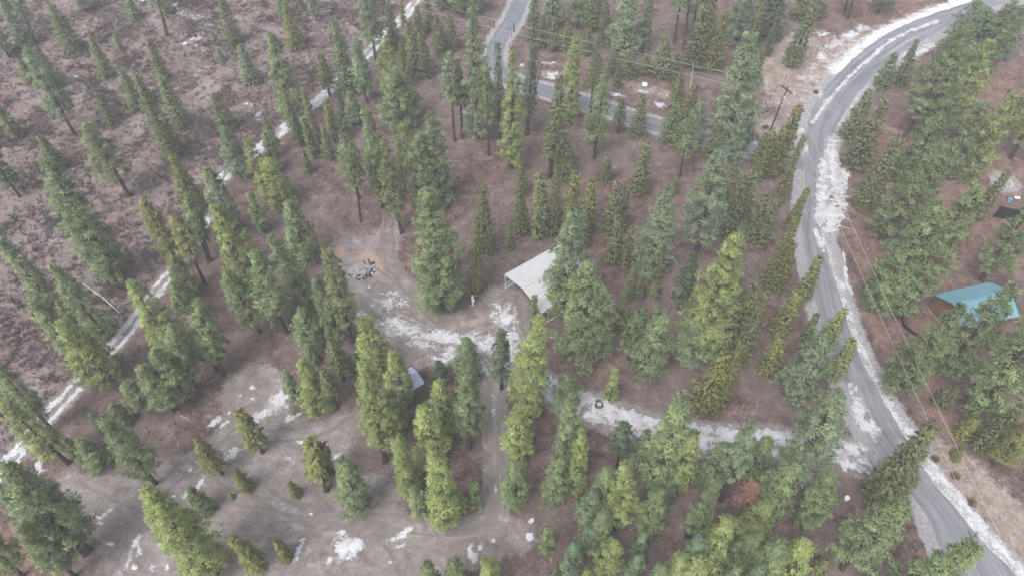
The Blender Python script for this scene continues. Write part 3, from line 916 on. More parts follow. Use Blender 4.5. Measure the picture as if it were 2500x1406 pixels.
S_ = 640.0 / 1875.0
TILE = {'00': (0, 0), '10': (620, 0), '20': (1240, 0), '30': (1860, 0), '01': (0, 460), '11': (620, 460), '21': (1240, 460), '31': (1860, 460), '02': (0, 926), '12': (620, 926), '22': (1240, 926), '32': (1860, 926)}
# per tree, as read from enlarged tiles of the photograph: tip x, tip y, row of the foot, crown width, kind + tone, bare share of the trunk, foot x if the stem leans
SURVEY = {
'00': """10 20 350 140 fw .1|80 -120 285 140 fw .45 245|-110 120 420 140 fg .3|355 25 375 160 fo .05|640 270 560 135 fo .1|815 240 365 85 fw .3|1055 275 590 125 fo .05|180 350 965 240 pb .2 535|250 335 640 140 fo .1|130 420 600 105 fl .1|860 500 800 145 fg .08|965 505 1130 190 fo .03|1145 545 905 175 fg .08 1310|685 660 905 125 fo .03|610 880 1405 270 po .32 925|275 970 1230 135 fo .05|335 1120 2000 330 pg .16 850
1225 1105 1530 185 fl .05|1525 670 945 160 fo .05|1600 920 1290 200 pb .08|1765 1000 1335 150 pl .1|1490 1210 1700 210 pg .1|1560 -60 330 145 fo .03|1715 320 610 140 fw .08|1555 340 440 60 fw .3|900 -40 150 125 fw .2|1060 -250 255 160 fw .5 1195|1130 -120 100 115 fw .4 1205|500 -150 100 130 fg .3|-130 1020 1410 170 pd .35 145|-60 700 1000 130 fo .1|-60 -150 75 140 fg .4""",
'01': """-10 365 880 190 pg .12|385 565 1110 240 pg .08|235 800 1190 165 pg .1|440 960 1480 320 py .06|940 680 1300 310 py .08|1240 660 950 165 pg .25 1370|1540 140 720 290 py .06|1345 70 525 165 pg .45 1490|1420 140 520 110 fg .5 1505|1020 90 600 210 pl .08|1240 190 690 185 pl .4 1470|1230 500 800 185 po .1|1790 40 330 115 pg .1|410 800 965 155 fl .05|500 1180 1400 130 pd .08|1430 820 1330 220 pg .28 1595|1390 900 1300 165 pg .3 1550|1270 990 1430 260 pg .2 1400|1100 1150 1600 240 pg .2|1010 1270 1665 230 pg .2|1620 590 1030 240 pg .3 1860""",
'02': """0 -100 365 220 pg .3 380|20 165 600 240 py .35 490|110 600 1225 430 pg .22 630|0 800 1252 300 pb .3 612|-200 1050 1405 260 pg .3 160|150 1050 1410 220 pg .2 540|1040 770 1390 390 py .08 1540|1360 790 1010 175 pg .1|1680 650 830 120 fl .03|1640 815 875 75 fl .03|1660 1140 1420 160 fl .03|645 250 400 95 pg .1|480 435 625 135 pg .1|570 445 690 240 pg .15|720 290 745 270 pg .2 1110|800 190 365 180 po .15|1700 215 520 165 fl .2 1880|1410 430 680 175 fl .25 1595|900 20 300 210 pg .25""",
'10': """120 250 850 250 pg .1 280|215 650 1000 100 fo .1|350 650 1030 75 fl .2 470|220 20 370 140 fl .05|160 -100 112 105 fw .5|290 -140 62 85 fw .5|410 -150 160 145 pw .35 450|565 135 660 180 fg .15 680|470 370 700 105 fo .3|780 -120 445 215 pb .2|730 300 750 135 pb .3|940 300 700 200 py .08|965 20 350 105 fo .1|1050 0 200 65 fl .3|1100 160 560 125 fo .05|1190 230 560 140 fo .05|1050 300 520 95 fl .05|1160 40 290 95 fo .05|1230 -50 240 100 fo .05|1330 180 400 120 fo .05|1400 120 370 130 fo .08|1300 100 330 105 fo .05|1440 -200 120 260 pg .3|1570 -180 100 210 pg .3|1340 -150 80 160 pd .2
1560 50 1012 240 pw .12|1385 370 1030 160 pw .5|1450 420 1000 105 fw .4|1740 300 1000 95 fb .25|1660 500 1125 135 pg .4|70 850 1120 90 fo .25 170|70 960 1250 105 pg .15|95 1140 1500 270 py .05|350 850 1140 95 fo .05|490 900 1150 95 fg .05|610 800 1010 115 pg .05|680 670 900 150 pw .3|510 690 1020 90 fl .35 580|600 650 850 80 fd .1|350 1070 1250 85 fg .03|270 800 1050 95 fd .1|1000 510 930 340 pg .12|800 795 1390 180 pg .35|650 970 1438 160 pg .4|690 1010 1582 150 pg .45 765|830 1040 1500 150 pg .4|870 1050 1510 150 pg .35|930 1010 1668 190 po .35 1055|1060 890 1250 180 py .1|1180 960 1520 310 pg .06|1270 825 1480 300 pw .06|1230 1340 2210 410 pg .05 1315|1640 1310 1830 180 fo .1""",
'11': """250 100 560 240 pg .08|130 350 830 290 pg .15 385|20 460 1030 240 pg .25 235|520 440 1100 210 po .35 705|440 650 1015 160 pg .2|520 790 1130 210 pg .25|330 870 1135 220 pg .08|545 1070 1370 175 fo .2 640|380 1115 1290 125 pg .08|340 1230 1500 170 py .08|375 1345 1650 240 py .05|225 1315 1546 120 pg .08|500 1300 1571 130 fo .4 595|780 940 1400 240 py .06|770 1230 1946 310 py .26 940|710 1180 1350 110 pw .08|1000 1180 1600 215 py .1|970 1466 1806 210 po .1|1320 1240 1426 150 pd .08|1520 1075 1440 230 pg .06|1530 1325 1856 240 pg .25 1540|1770 1035 1431 150 pd .35 1770|1585 200 775 110 fl .15 1585|1830 260 450 65 fo .1""",
'12': """1320 15 450 230 py .08|1230 210 700 270 py .1|1030 430 880 190 py .06|1140 780 1010 125 pg .03|1290 500 1040 300 py .05 1345|640 585 930 250 pg .06 745|400 445 790 160 fl .4 520|480 460 750 130 fl .3 535|250 730 865 95 fl .03|1480 810 955 95 fg .03|1570 735 955 115 pg .06|150 1150 1320 125 fl .03|1240 1320 1700 200 pg .06|1430 1310 1620 165 pg .06|1680 1315 1650 210 py .06""",
'20': """90 1080 1410 95 fo .15|430 960 1290 160 fo .05|720 1115 1310 115 fo .05|1010 1010 1400 140 fo .05|1215 1270 1400 75 fl .05|695 550 1130 205 pg .3 615|370 540 1265 150 fo .35 295|490 275 900 195 py .12|640 300 870 150 fo .4|450 700 900 115 pg .05|20 365 1230 205 py .1|190 330 960 125 fd .3 135|820 685 950 95 fo .2 780|970 680 990 125 fo .05|1240 525 800 130 fo .2|1340 600 900 130 fl .08|1200 740 1030 210 fg .08|1740 255 1000 340 pw .12 1560|1390 740 1080 190 pb .06|1500 900 1150 130 fo .05|1750 800 1010 110 fo .05 1690|1680 880 1180 190 pb .06|1860 960 1200 150 fo .05
190 -60 300 120 fg .05|330 -160 222 175 fw .35|530 -120 232 170 pg .3|330 140 370 115 fo .05|430 170 380 125 fo .05|580 200 400 110 fo .05|250 110 350 110 fo .05|870 -40 400 300 pw .12|1030 -30 385 110 fo .05|1140 255 570 180 fo .05|1220 380 590 110 fo .05|1000 370 545 130 fo .05|800 450 625 75 fo .15|760 330 540 120 fo .05|880 340 560 130 fo .05|1300 -330 303 210 pg .55 1190|1340 -280 352 160 pg .5 1255|1400 -250 262 170 po .5 1320|1420 40 500 190 fo .06|1560 90 520 160 fl .04|1720 -60 330 230 pb .08|1830 20 385 65 fl .05|1480 -80 335 160 fo .08|1290 870 1262 170 pg .45 1230|230 1230 1720 125 fo .15|350 1200 1700 140 fo .1|490 1220 1690 140 fl .1|600 1280 1680 135 fl .1|790 1300 1680 160 fo .08|860 1325 1650 95 fo .1|90 1320 1690 120 fo .15
1510 1090 1820 330 pw .3 1340|1640 1180 1560 150 po .2|1780 1210 1640 160 fo .15|1700 1250 1700 150 fo .15|620 -100 250 140 fg .3|700 20 330 100 fo .1|690 -60 210 120 fg .1""",
'21': """220 910 1616 310 py .1 140|190 760 1010 60 fo .03|470 180 950 340 pw .05|420 340 900 240 py .12|590 545 1345 470 pg .05|840 770 1040 140 po .05|960 870 1222 190 pg .2 860|1095 900 1400 270 pg .05|770 1310 1556 125 py .03|1640 345 1250 410 py .05|1690 255 800 180 pg .1|1330 490 870 165 pd .06|1360 960 1300 310 pw .04|1160 20 650 320 pw .06|790 200 560 115 fo .08|885 280 565 95 fo .08|905 560 790 95 fo .05|960 640 800 100 po .05|1060 660 790 110 fo .05|1770 690 1060 170 fo .08|1690 1090 1630 125 fl .08|1560 1170 1640 230 fl .08|1815 790 1300 180 fo .1|1010 420 640 110 fo .1|1100 400 680 120 po .1|560 150 420 130 fo .08""",
'22': """440 -30 300 220 pg .25|440 170 600 270 pg .15 430|540 350 815 175 py .12 450|70 235 640 255 py .06|60 600 965 215 pg .04|350 560 930 205 pg .03|840 320 630 165 pd .45 780|1250 170 760 340 pg .08 1065|1000 370 650 160 fw .1|1330 400 840 250 py .06|720 640 1000 235 pg .05|850 610 1062 235 py .2 775|620 810 1085 230 pb .05|700 940 1230 145 pg .03|600 1080 1275 210 pb .06|1060 800 1092 215 pg .06 980|1180 720 965 185 pb .05|1490 740 1137 180 pg .35 1280|1740 330 867 210 pw .45 1520|1560 480 850 210 pg .1|1870 420 770 200 pg .06|1590 1000 1500 260 py .06|1860 890 1290 310 py .06|1760 1120 1420 225 pg .05|1390 1150 1520 190 pb .04|1440 1080 1350 155 pg .05|1250 1270 1600 205 py .05|1660 1340 1700 160 pg .05|1820 1330 1720 190 pg .05|1380 1290 1620 185 py .05|1120 1340 1660 190 pg .05|290 1070 1272 135 pg .06|480 1175 1425 160 pb .06|770 1165 1450 240 py .06|975 1095 1292 125 pb .05|940 1265 1450 155 pb .05|580 1355 1780 170 py .05|350 1380 1720 120 pg .05""",
'30': """380 45 475 140 fo .12 210|100 150 400 85 fo .06|170 -150 292 190 fd .05|60 -100 282 160 fd .05|340 -130 152 160 fo .08|470 -150 142 140 fo .1|720 -250 142 220 pg .4 615|650 -220 112 170 pg .4 585|950 -200 112 190 pd .3|1110 285 600 115 fo .15 985|960 385 640 160 fg .05|780 640 985 180 fo .06 630|890 720 1220 190 fo .04|1470 200 980 390 pg .2 1020|1640 300 950 310 py .08|1620 60 520 310 pb .06|1800 10 530 260 pg .06|1560 0 250 210 pb .08|1870 60 420 210 pg .06|2050 420 1135 400 py .32 1780|1600 740 1290 290 pg .08|1790 690 1300 250 py .08|1270 830 1340 290 pg .06|990 970 1430 165 fo .05|1420 1050 1720 350 pg .1 845|840 1250 1515 180 fo .05|1770 1220 1580 115 fo .12|270 750 1240 155 fl .05|310 960 1470 95 fl .05|80 940 1230 135 fl .05|60 1040 1290 140 fl .05|20 330 570 65 fl .05|180 900 1270 120 fl .06|1350 560 960 150 pg .1|1240 1100 1420 200 fl .05""",
'31': """1560 -20 860 430 pg .12 872|1250 120 857 340 pg .14 850|1960 100 656 310 pg .2 1570|1900 640 1630 430 pg .14 1510|1430 860 1560 330 pg .05|1800 715 1420 340 pg .05|790 770 870 85 fg .02|770 650 740 90 fo .02|1410 1426 1600 105 fo .05|1550 1636 1820 155 fl .05|1870 1560 1930 210 fo .05|1950 1660 1980 210 pl .35 1650|1450 1840 1950 75 fl .03|1000 1676 2250 300 fo .04 830|1150 1856 2310 290 fo .04|1030 2276 2716 390 pg .2 570|1490 2566 3200 410 pg .08|560 1476 2066 430 pw .2 185|440 1080 1580 340 pw .05|415 490 830 125 fy .08|600 860 1150 135 fy .08|655 1080 1400 140 fy .06|490 1060 1350 95 pb .06|270 200 720 155 fl .06|235 400 740 150 fl .06|270 740 1080 145 fl .06|150 1050 1370 150 fl .06|40 740 1000 105 fl .08|400 900 1160 95 fo .06|330 0 310 95 fl .06|120 60 420 130 fo .08|30 40 380 120 fo .1|560 1420 1520 60 pg .05""",
'32': """330 1165 1500 270 py .06|140 1180 1520 210 pg .05|480 1280 1420 125 fl .03|200 600 1050 290 pg .1|400 680 1062 245 pg .25 290|450 850 1112 185 pg .1|20 1320 1720 160 pb .05|1450 500 600 70 fl .03|1350 40 200 90 fo .05""",
}
LANDMARKS = [("the white carport", 1320, 690), ("the burn ring", 885, 655), ("the blue roofed shed", 990, 945), ("the white meter post", 1155, 755), ("the utility pole", 1880, 322), ("the teal roofed house", 2350, 760), ("the black ring fence", 2215, 780), ("the road bend", 2040, 220),
             ("the lane gate posts", 1230, 80), ("the red fence posts", 1560, 230), ("the driveway mouth", 2060, 1110), ("the snowy driveway", 1560, 1045), ("the largest snow patch", 843, 1340), ("the muddy yard", 300, 1250), ("the black fabric fence", 2460, 520), ("the dark handcart", 1461, 990),
             ("the long snow strip", 475, 42), ("the pale fallen log", 250, 730), ("the frozen puddles", 1293, 1310), ("the yard path", 1208, 1110), ("the track's near end", 70, 1070), ("the track's lower stretch", 300, 820), ("the track's middle stretch", 480, 560), ("the track's upper stretch", 700, 310), ("the track's far end", 950, 80),
             ("the straight road stretch", 2030, 780), ("the lower road", 2290, 1290), ("the grey leaning snag", 1685, 215), ("the bare red sapling", 1793, 1264), ("the bowed black sapling", 1673, 1310), ("the clearing's snow", 1085, 822), ("the yard's snow streak", 660, 1000), ("the dark slash pile", 1872, 272), ("the blue bucket", 2463, 491), ("the lane's dip", 1400, 240), ("the white bucket", 2065, 1218)]
OVERLAY = [(975, 173), (1937, 432), (1990, 760), (2133, 1193), (140, 1143)]
DIRS = ["right of", "below right of", "below", "below left of", "left of", "above left of", "above", "above right of"]
trees = []
NAD = (1250.0, CY + F_PX / math.tan(PITCH))
for tid, txt in SURVEY.items():
    ox, oy = TILE[tid]
    for rec in txt.replace("\n", "|").split("|"):
        w = rec.split()
        if len(w) < 6: continue
        tx, ty, by, cw = ox + float(w[0]) * S_, oy + float(w[1]) * S_, oy + float(w[2]) * S_, float(w[3]) * S_
        kind, tone, cs = w[4][0], w[4][1], float(w[5])
        if len(w) <= 6:      # the lowest boughs hide the foot: it stands a little behind the crown's near rim
            dep = PITCH + math.atan((by - CY) / F_PX)
            by = max(ty + 0.55 * (by - ty), by - 0.5 * cw * math.sin(dep) * (0.75 if by > 900 else 0.4))
        k = (by - ty) / (NAD[1] - ty)
        bx = ox + float(w[6]) * S_ if len(w) > 6 else tx + k * (NAD[0] - tx)
        trees.append(dict(tx=tx, ty=ty, bx=bx, by=by, cw=cw, kind=kind, tone=tone, cs=cs))
print("trees", len(trees), sum(t['kind'] == 'p' for t in trees), sum(t['kind'] == 'f' for t in trees))
in_overlay = inside(OVERLAY, np.array([(t['tx'] + t['bx']) / 2 for t in trees]), np.array([(t['ty'] + t['by']) / 2 for t in trees]))
for i, t in enumerate(trees):
    b = at(t['bx'], t['by']); b[2] = float(hgt(b[0], b[1]))
    h = max(1.2, height_for(b, t['ty']))
    tip = np.array([b[0], b[1], b[2] + h])
    lean = x_at(t['tx'], tip) - b[0]
    mid = np.array([b[0], b[1], h * (0.45 + 0.4 * t['cs'])])
    wm = 0.96 * t['cw'] / F_PX * depth_of(mid)
    t.update(b=b, h=h, w=wm, lean=math.atan2(float(np.clip(lean, -0.13 * h, 0.13 * h)), h), asp=wm / h, hidden=bool(in_overlay[i]))
# words that set each tree apart: build, colour and the nearest landmark; ranks only where those still agree
for t in trees:
    sz = 'tiny' if t['h'] < 5 else 'small' if t['h'] < 10 else 'middling' if t['h'] < 16 else 'tall' if t['h'] < 24 else 'very tall'
    fm = 'slender' if t['asp'] < (.2 if t['kind'] == 'f' else .25) else 'broad' if t['asp'] > .36 else ''
    if t['cs'] >= .3: fm = 'leggy'
    sp = 'pine' if t['kind'] == 'p' else 'fir'
    mx, my = 0.35 * t['tx'] + 0.65 * t['bx'], 0.35 * t['ty'] + 0.65 * t['by']
    nm, lx, ly = min(LANDMARKS, key=lambda L: math.hypot(L[1] - mx, (L[2] - my) * 1.2))
    d = DIRS[int(round(math.degrees(math.atan2(my - ly, mx - lx)) / 45)) % 8]
    col = '' if t['hidden'] else TONE_WORD.get(t['tone'], 'yellow green')
    t['lab'] = " ".join(x for x in (sz, fm, col, sp, d, nm) if x); t['mx'] = mx; t['sp'] = sp
ORD = ["first", "second", "third", "fourth", "fifth", "sixth", "seventh", "eighth"]
CNT = ["", "", "two", "three", "four", "five", "six", "seven", "eight"]
by_lab = {}
for t in trees: by_lab.setdefault(t['lab'], []).append(t)
for lab, ts in by_lab.items():
    if len(ts) > 1:
        ts.sort(key=lambda t: t['mx'])
        for i, t in enumerate(ts):
            t['lab'] = lab + ", " + ("leftmost" if i == 0 else "rightmost" if i == len(ts) - 1 else ORD[i] + " from left") + " of " + CNT[len(ts)]
trng = np.random.default_rng(77)
for i, t in enumerate(trees):
    P = proto(t['kind'], t['h'], t['asp'], t['cs'], i)
    sz_, sxy = t['h'] / P['H'], t['w'] / (2 * P['R'])
    sxy = float(np.clip(sxy, 0.55 * sz_, 1.75 * sz_))
    root = thing(t['sp'] + "_tree", t['lab'], "tree", tuple(t['b'] - np.array([0, 0, 0.05])), "pines on the lot and around it" if t['kind'] == 'p' else "firs on the lot and around it")
    root.rotation_euler = (0, t['lean'], 0)
    spin = trng.uniform(0, 6.28)
    for nm in ("trunk", "crown"):
        o = bpy.data.objects.new(nm, P[nm]); COL.objects.link(o); o.parent = root
        o.rotation_euler = (0, 0, spin); o.scale = (sxy, sxy, sz_)
        if nm == "crown":
            c = np.array(TONES.get(t['tone'], TONES['y'])) * 1.58 * trng.uniform(0.9, 1.1)
            o.color = (*[float(v) for v in c], 1)
print("protos", len(PROTO), "tris", sum(len(p['crown'].polygons) * 2 + len(p['trunk'].polygons) * 2 for p in PROTO.values()))

# ------------------------------------------------------------------ buildings
UZ = np.array([0, 0, 1.0])


def ribbed(P00, du, dv, nu, nv, Lu, Lv, pitch, rib, ribs_along_u, thick=0.05):
    """closed sheet from corner P00 along unit du (Lu) and dv (Lv); raised ribs repeat across du or dv"""
    P00 = np.array(P00, float); du = np.array(du, float); dv = np.array(dv, float)
    nrm = np.cross(du, dv); nrm /= np.linalg.norm(nrm)
    if nrm[2] < 0: nrm = -nrm
    span = Lv if ribs_along_u else Lu
    prof = [(0.0, 0.0)]; x = pitch * 0.5
    while x < span - pitch * 0.3:
        w_ = min(0.05, pitch * 0.2)
        prof += [(x - w_, 0), (x - w_ * .5, rib), (x + w_ * .5, rib), (x + w_, 0)]; x += pitch
    prof.append((span, 0.0))
    a, b = (dv, du * Lu) if ribs_along_u else (du, dv * Lv)
    V, F = [], []
    m = len(prof)
    for s, hgt_ in prof: V += [P00 + a * s + nrm * hgt_, P00 + a * s + nrm * hgt_ + b]
    for s, hgt_ in prof: V += [P00 + a * s - nrm * thick, P00 + a * s - nrm * thick + b]
    for i in range(m - 1):
        F.append((2 * i, 2 * i + 2, 2 * i + 3, 2 * i + 1))
        o = 2 * m
        F.append((o + 2 * i, o + 2 * i + 1, o + 2 * i + 3, o + 2 * i + 2))
        F.append((2 * i, o + 2 * i, o + 2 * i + 2, 2 * i + 2)); F.append((2 * i + 1, 2 * i + 3, o + 2 * i + 3, o + 2 * i + 1))
    F.append((0, 1, 2 * m + 1, 2 * m)); F.append((2 * m - 2, 4 * m - 2, 4 * m - 1, 2 * m - 1))
    return V, F


def axes(A, C):
    v = C - A; W = np.linalg.norm(v[:2]); v = np.array([v[0] / W, v[1] / W, 0])
    u = np.array([-v[1], v[0], 0])
    return u, v, W


# the white carport: far eave corner A, near eave corner C of its open west end
EZ, RZ = 3.1, 4.15
A = at(1231, 669, EZ); Cc = at(1320, 765, EZ); B2 = at(1348, 604, EZ)
u, v, W = axes(A, Cc)
if np.dot(u, B2 - A) < 0: u = -u
print("carport width", W, "len to occlusion", np.linalg.norm(B2 - A), "angle check", np.dot((B2 - A) / np.linalg.norm(B2 - A), u))
u = (B2 - A) / np.linalg.norm(B2 - A); v = np.array([u[1], -u[0], 0]);
W = float(np.dot(Cc - A, v)); LEN = 10.3
off = float(hgt(A[0], A[1]))
cp = thing("carport", "long white metal carport with ribbed gable roof and open ends", "carport", (A[0], A[1], off))
O0 = np.zeros(3)
rise = RZ - EZ; sl = math.hypot(W / 2, rise)
for side in (0, 1):
    mb = MB()
    if side == 0:
        mb.add(*ribbed(O0 + UZ * EZ, u, (v * W / 2 + UZ * rise) / sl, 0, 0, LEN, sl, 0.36, 0.04, True))
    else:
        mb.add(*ribbed(O0 + v * (W / 2 + .004) + UZ * RZ, u, (v * W / 2 - UZ * rise) / sl, 0, 0, LEN, sl, 0.36, 0.075, True))
    mb.build("roof_slope", M['white_metal'], cp)
MB().tube(v * W / 2 + UZ * (RZ + .03) - u * .02, v * W / 2 + UZ * (RZ + .03) + u * (LEN + .02), .06, n=6).build("ridge_cap", M['white_metal'], cp)
for side in (0, 1):
    base = v * (0.12 if side == 0 else W - 0.12)
    for k in range(9):
        p = base + u * (0.12 + k * (LEN - .24) / 8)
        MB().box(p + UZ * (EZ - .06) / 2, u, v, UZ, .075, .075, EZ - .06).build("post", M['white_trim'], cp)
    MB().box(base + u * LEN / 2 + UZ * (EZ - .12), u, v, UZ, LEN - .3, .06, .09).build("eave_rail", M['white_trim'], cp)
    MB().box(base + u * LEN / 2 + UZ * 0.06, u, v, UZ, LEN, .082, .1).build("base_rail", M['white_trim'], cp)
    out = -v if side == 0 else v
    if side == 0:
        MB().add(*ribbed(base + out * .06 + UZ * .12, u, UZ, 0, 0, LEN, 1.15, .3, .03, True, .02)).build("side_panel", M['white_metal'], cp)
        MB().add(*ribbed(base + out * .06 + UZ * (EZ - 1.0), u, UZ, 0, 0, LEN, .85, .3, .03, True, .02)).build("side_panel", M['white_metal'], cp)
for k in range(7):
    p = u * (0.15 + k * (LEN - .3) / 6)
    mb = MB()
    mb.tube(p + v * .12 + UZ * (EZ - .05), p + v * W / 2 + UZ * (RZ - .12), .035, n=4); mb.tube(p + v * (W - .12) + UZ * (EZ - .05), p + v * W / 2 + UZ * (RZ - .12), .035, n=4)
    mb.build("rafter", M['white_trim'], cp)
# things kept under its near side
pal = thing("pallet_stack", "low stack of dark boards under the carport's near eave", "pallets", tuple(A + v * (W + .1) + u * 4.0 - UZ * (EZ - off)))
for k in range(4):
    mb = MB()
    for j in range(5): mb.box(v * (j * .22) + UZ * (.1 + k * .3) + u * .6, u, v, UZ, 1.3, .16, .03)
    for j in (0, .6, 1.2): mb.box(v * .44 + u * j + UZ * (.04 + k * .3), u, v, UZ, .06, 1.05, .09)
    mb.build("pallet", M['grey_board'], pal)

# small pen of dark rails on the far side of the carport
pc = [at(1215, 654), at(1262, 651), at(1262, 678), at(1215, 679)]
o_ = pc[0].copy()
pen = thing("pen", "small low pen of dark rails behind the white carport", "pen", tuple(o_))
for i in range(4):
    a, b = pc[i] - o_, pc[(i + 1) % 4] - o_
    MB().box(a + UZ * .65, (1, 0, 0), (0, 1, 0), UZ, .1, .1, 1.3).build("post", M['grey_board'], pen)
    d = (b - a) / np.linalg.norm(b - a); e = np.array([-d[1], d[0], 0])
    for z in (.55, 1.15):
        MB().box((a + b) / 2 + UZ * z, d, e, UZ, np.linalg.norm(b - a) - .1, .05, .12).build("rail", M['grey_board'], pen)

# shed with bluish metal roof, half hidden by a pine
SZ, SR = 2.3, 3.0
a, b, c = at(941, 933, SZ), at(1005, 895, SZ), at(975, 973, SZ)
us = b - a; Ls = np.linalg.norm(us); us /= Ls; vs = np.array([us[1], -us[0], 0]); Ws = abs(float(np.dot(c - a, vs)))
off = float(hgt(a[0], a[1]))


def gable_shed(name, label, org, us, vs, Ls, Ws, ez, rz, roof, wall, trim):
    t = thing(name, label, "shed", tuple(org))
    i_ = 0.18
    mb = MB()
    c0 = us * Ls / 2 + vs * Ws / 2
    mb.box(c0 + UZ * ez / 2, us, vs, UZ, Ls - 2 * i_, Ws - 2 * i_, ez - .06)
    mb.build("wall", wall, t)
    for s in (0, 1):   # gable ends
        x = us * (i_ + .03 if s == 0 else Ls - i_ - .03)
        p = [x + vs * i_ + UZ * (ez - .03), x + vs * (Ws - i_) + UZ * (ez - .03), x + vs * Ws / 2 + UZ * (rz - .08)]
        q = [k + us * (.02 if s == 0 else -.02) for k in p]
        MB().add(p + q, [(0, 1, 2), (5, 4, 3), (0, 3, 4, 1), (1, 4, 5, 2), (2, 5, 3, 0)]).build("gable", wall, t)
    s_ = math.hypot(Ws / 2, rz - ez)
    for k in (0, 1):
        mb = MB()
        if k == 0: mb.add(*ribbed(UZ * ez, us, (vs * Ws / 2 + UZ * (rz - ez)) / s_, 0, 0, Ls, s_, .3, .03, False))
        else: mb.add(*ribbed(vs * (Ws / 2 + .004) + UZ * rz, us, (vs * Ws / 2 - UZ * (rz - ez)) / s_, 0, 0, Ls, s_, .3, .03, False))
        mb.build("roof_slope", roof, t)
    MB().box(vs * Ws / 2 + us * Ls / 2 + UZ * (rz + .04), us, vs, UZ, Ls + .04, .22, .03).build("ridge_cap", trim, t)
    return t, c0


st_, c0 = gable_shed("shed", "small shed with bluish white ribbed roof under a pine", (a[0], a[1], off), us, vs, Ls, Ws, SZ, SR, M['blue_metal'], M['grey_board'], M['blue_metal'])
dr = MB().box(us * .16 + vs * Ws / 2 + UZ * 1.0, us, vs, UZ, .05, .95, 1.95).build("door", M['white_trim'], st_)
MB().box(us * .11 + vs * (Ws / 2 + .35) + UZ * 1.0, us, vs, UZ, .05, .04, .12).build("handle", M['dark_steel'], dr)
a, b, c = at(1012, 1006, 2.3), at(1062, 965, 2.3), at(1030, 1028, 2.3)
us = b - a; Ls = np.linalg.norm(us); us /= Ls; vs = np.array([us[1], -us[0], 0]); Ws = 2.6
tr = thing("camper_trailer", "bluish white trailer roof glimpsed between the pines below the shed", "trailer", (a[0], a[1], float(hgt(a[0], a[1]))))
cc = us * Ls / 2 + vs * Ws / 2
MB().box(cc + UZ * 1.35, us, vs, UZ, Ls - .1, Ws - .1, 1.6).build("body", M['white_metal'], tr)
MB().box(cc + UZ * 2.2, us, vs, UZ, Ls, Ws, .1).build("roof", M['blue_metal'], tr)
MB().box(cc + UZ * 2.33 + us * .5, us, vs, UZ, .5, .5, .16).build("vent", M['white_trim'], tr)
for s in (-1, 1):
    for k in (-.45, .45):
        MB().tube(cc + us * k + vs * s * (Ws / 2 - .22) + UZ * .34, cc + us * k + vs * s * (Ws / 2 - .02) + UZ * .34, .34, n=14).build("wheel", M['rubber'], tr)
    MB().box(cc + us * .9 + vs * s * (Ws / 2 - .04) + UZ * 1.6, us, vs, UZ, .8, .03, .5).build("window", M['dark_steel'], tr)
MB().box(cc - us * (Ls / 2 + .6) + UZ * .55, us, vs, UZ, 1.3, .1, .1).build("drawbar", M['dark_steel'], tr)

# teal roofed house
HZ, HR = 2.9, 4.6
a, b, r_ = at(2279.5, 719, HZ), at(2416, 689, HZ), at(2309, 746, HR)
us = b - a; Ls = float(np.linalg.norm(us)); us /= Ls; vs = np.array([us[1], -us[0], 0])
Ws = 2 * abs(float(np.dot(r_ - a, vs))); Ls += .0
print("house", Ls, Ws, "ridge along", float(np.dot(r_ - a, us)))
off = float(hgt(a[0], a[1]))
hs_ = thing("house", "small brown walled house with a teal metal gable roof", "house", (a[0], a[1], off))
i_ = .35
c0 = us * Ls / 2 + vs * Ws / 2
MB().box(c0 + UZ * HZ / 2, us, vs, UZ, Ls - 2 * i_ - .2, Ws - 2 * i_, HZ - .1).build("wall", M['brown_board'], hs_)
for s in (0, 1):     # board and batten gable walls
    x = us * (i_ if s == 0 else Ls - i_)
    o2 = -us if s == 0 else us
    nb = int((Ws - 2 * i_) / .3)
    for k in range(nb):
        y0 = i_ + k * .3; y1 = min(y0 + .285, Ws - i_)
        t0 = lambda y: HZ + (HR - HZ) * (1 - abs(y - Ws / 2) / (Ws / 2)) - .13
        P = [x + vs * y0 + UZ * .05, x + vs * y1 + UZ * .05, x + vs * y1 + UZ * t0(y1), x + vs * y0 + UZ * t0(y0)]
        Q = [p + o2 * (.03 + .008 * (k % 2)) for p in P]
        MB().add(P + Q, [(0, 1, 2, 3), (7, 6, 5, 4), (0, 4, 5, 1), (1, 5, 6, 2), (2, 6, 7, 3), (3, 7, 4, 0)]).build("board", M['brown_board'], hs_)
    MB().box(x + o2 * .05 + vs * Ws / 2 + UZ * .08, us, vs, UZ, .06, Ws - 2 * i_ + .1, .2).build("sill_board", M['tan_trim'], hs_)
s_ = math.hypot(Ws / 2, HR - HZ)
for k in (0, 1):
    mb = MB()
    if k == 0: mb.add(*ribbed(UZ * HZ, us, (vs * Ws / 2 + UZ * (HR - HZ)) / s_, 0, 0, Ls, s_, .45, .022, False, .08))
    else: mb.add(*ribbed(vs * (Ws / 2 + .004) + UZ * HR, us, (vs * Ws / 2 - UZ * (HR - HZ)) / s_, 0, 0, Ls, s_, .45, .022, False, .08))
    mb.build("roof_slope", M['teal_metal'], hs_)
MB().box(vs * Ws / 2 + us * Ls / 2 + UZ * (HR + .035), us, vs, UZ, Ls + .06, .3, .03).build("ridge_cap", M['teal_metal'], hs_)
for s in (0, 1):
    for k in (0, 1):
        p0 = us * (-.03 if s == 0 else Ls + .03) + vs * (0 if k == 0 else Ws) + UZ * (HZ - .06); p1 = us * (-.03 if s == 0 else Ls + .03) + vs * Ws / 2 + UZ * (HR - .06)
        d = (p1 - p0) / np.linalg.norm(p1 - p0); e = np.cross(us, d)
        MB().box((p0 + p1) / 2, us, d, e, .05, np.linalg.norm(p1 - p0), .18).build("barge_board", M['teal_trim'], hs_)
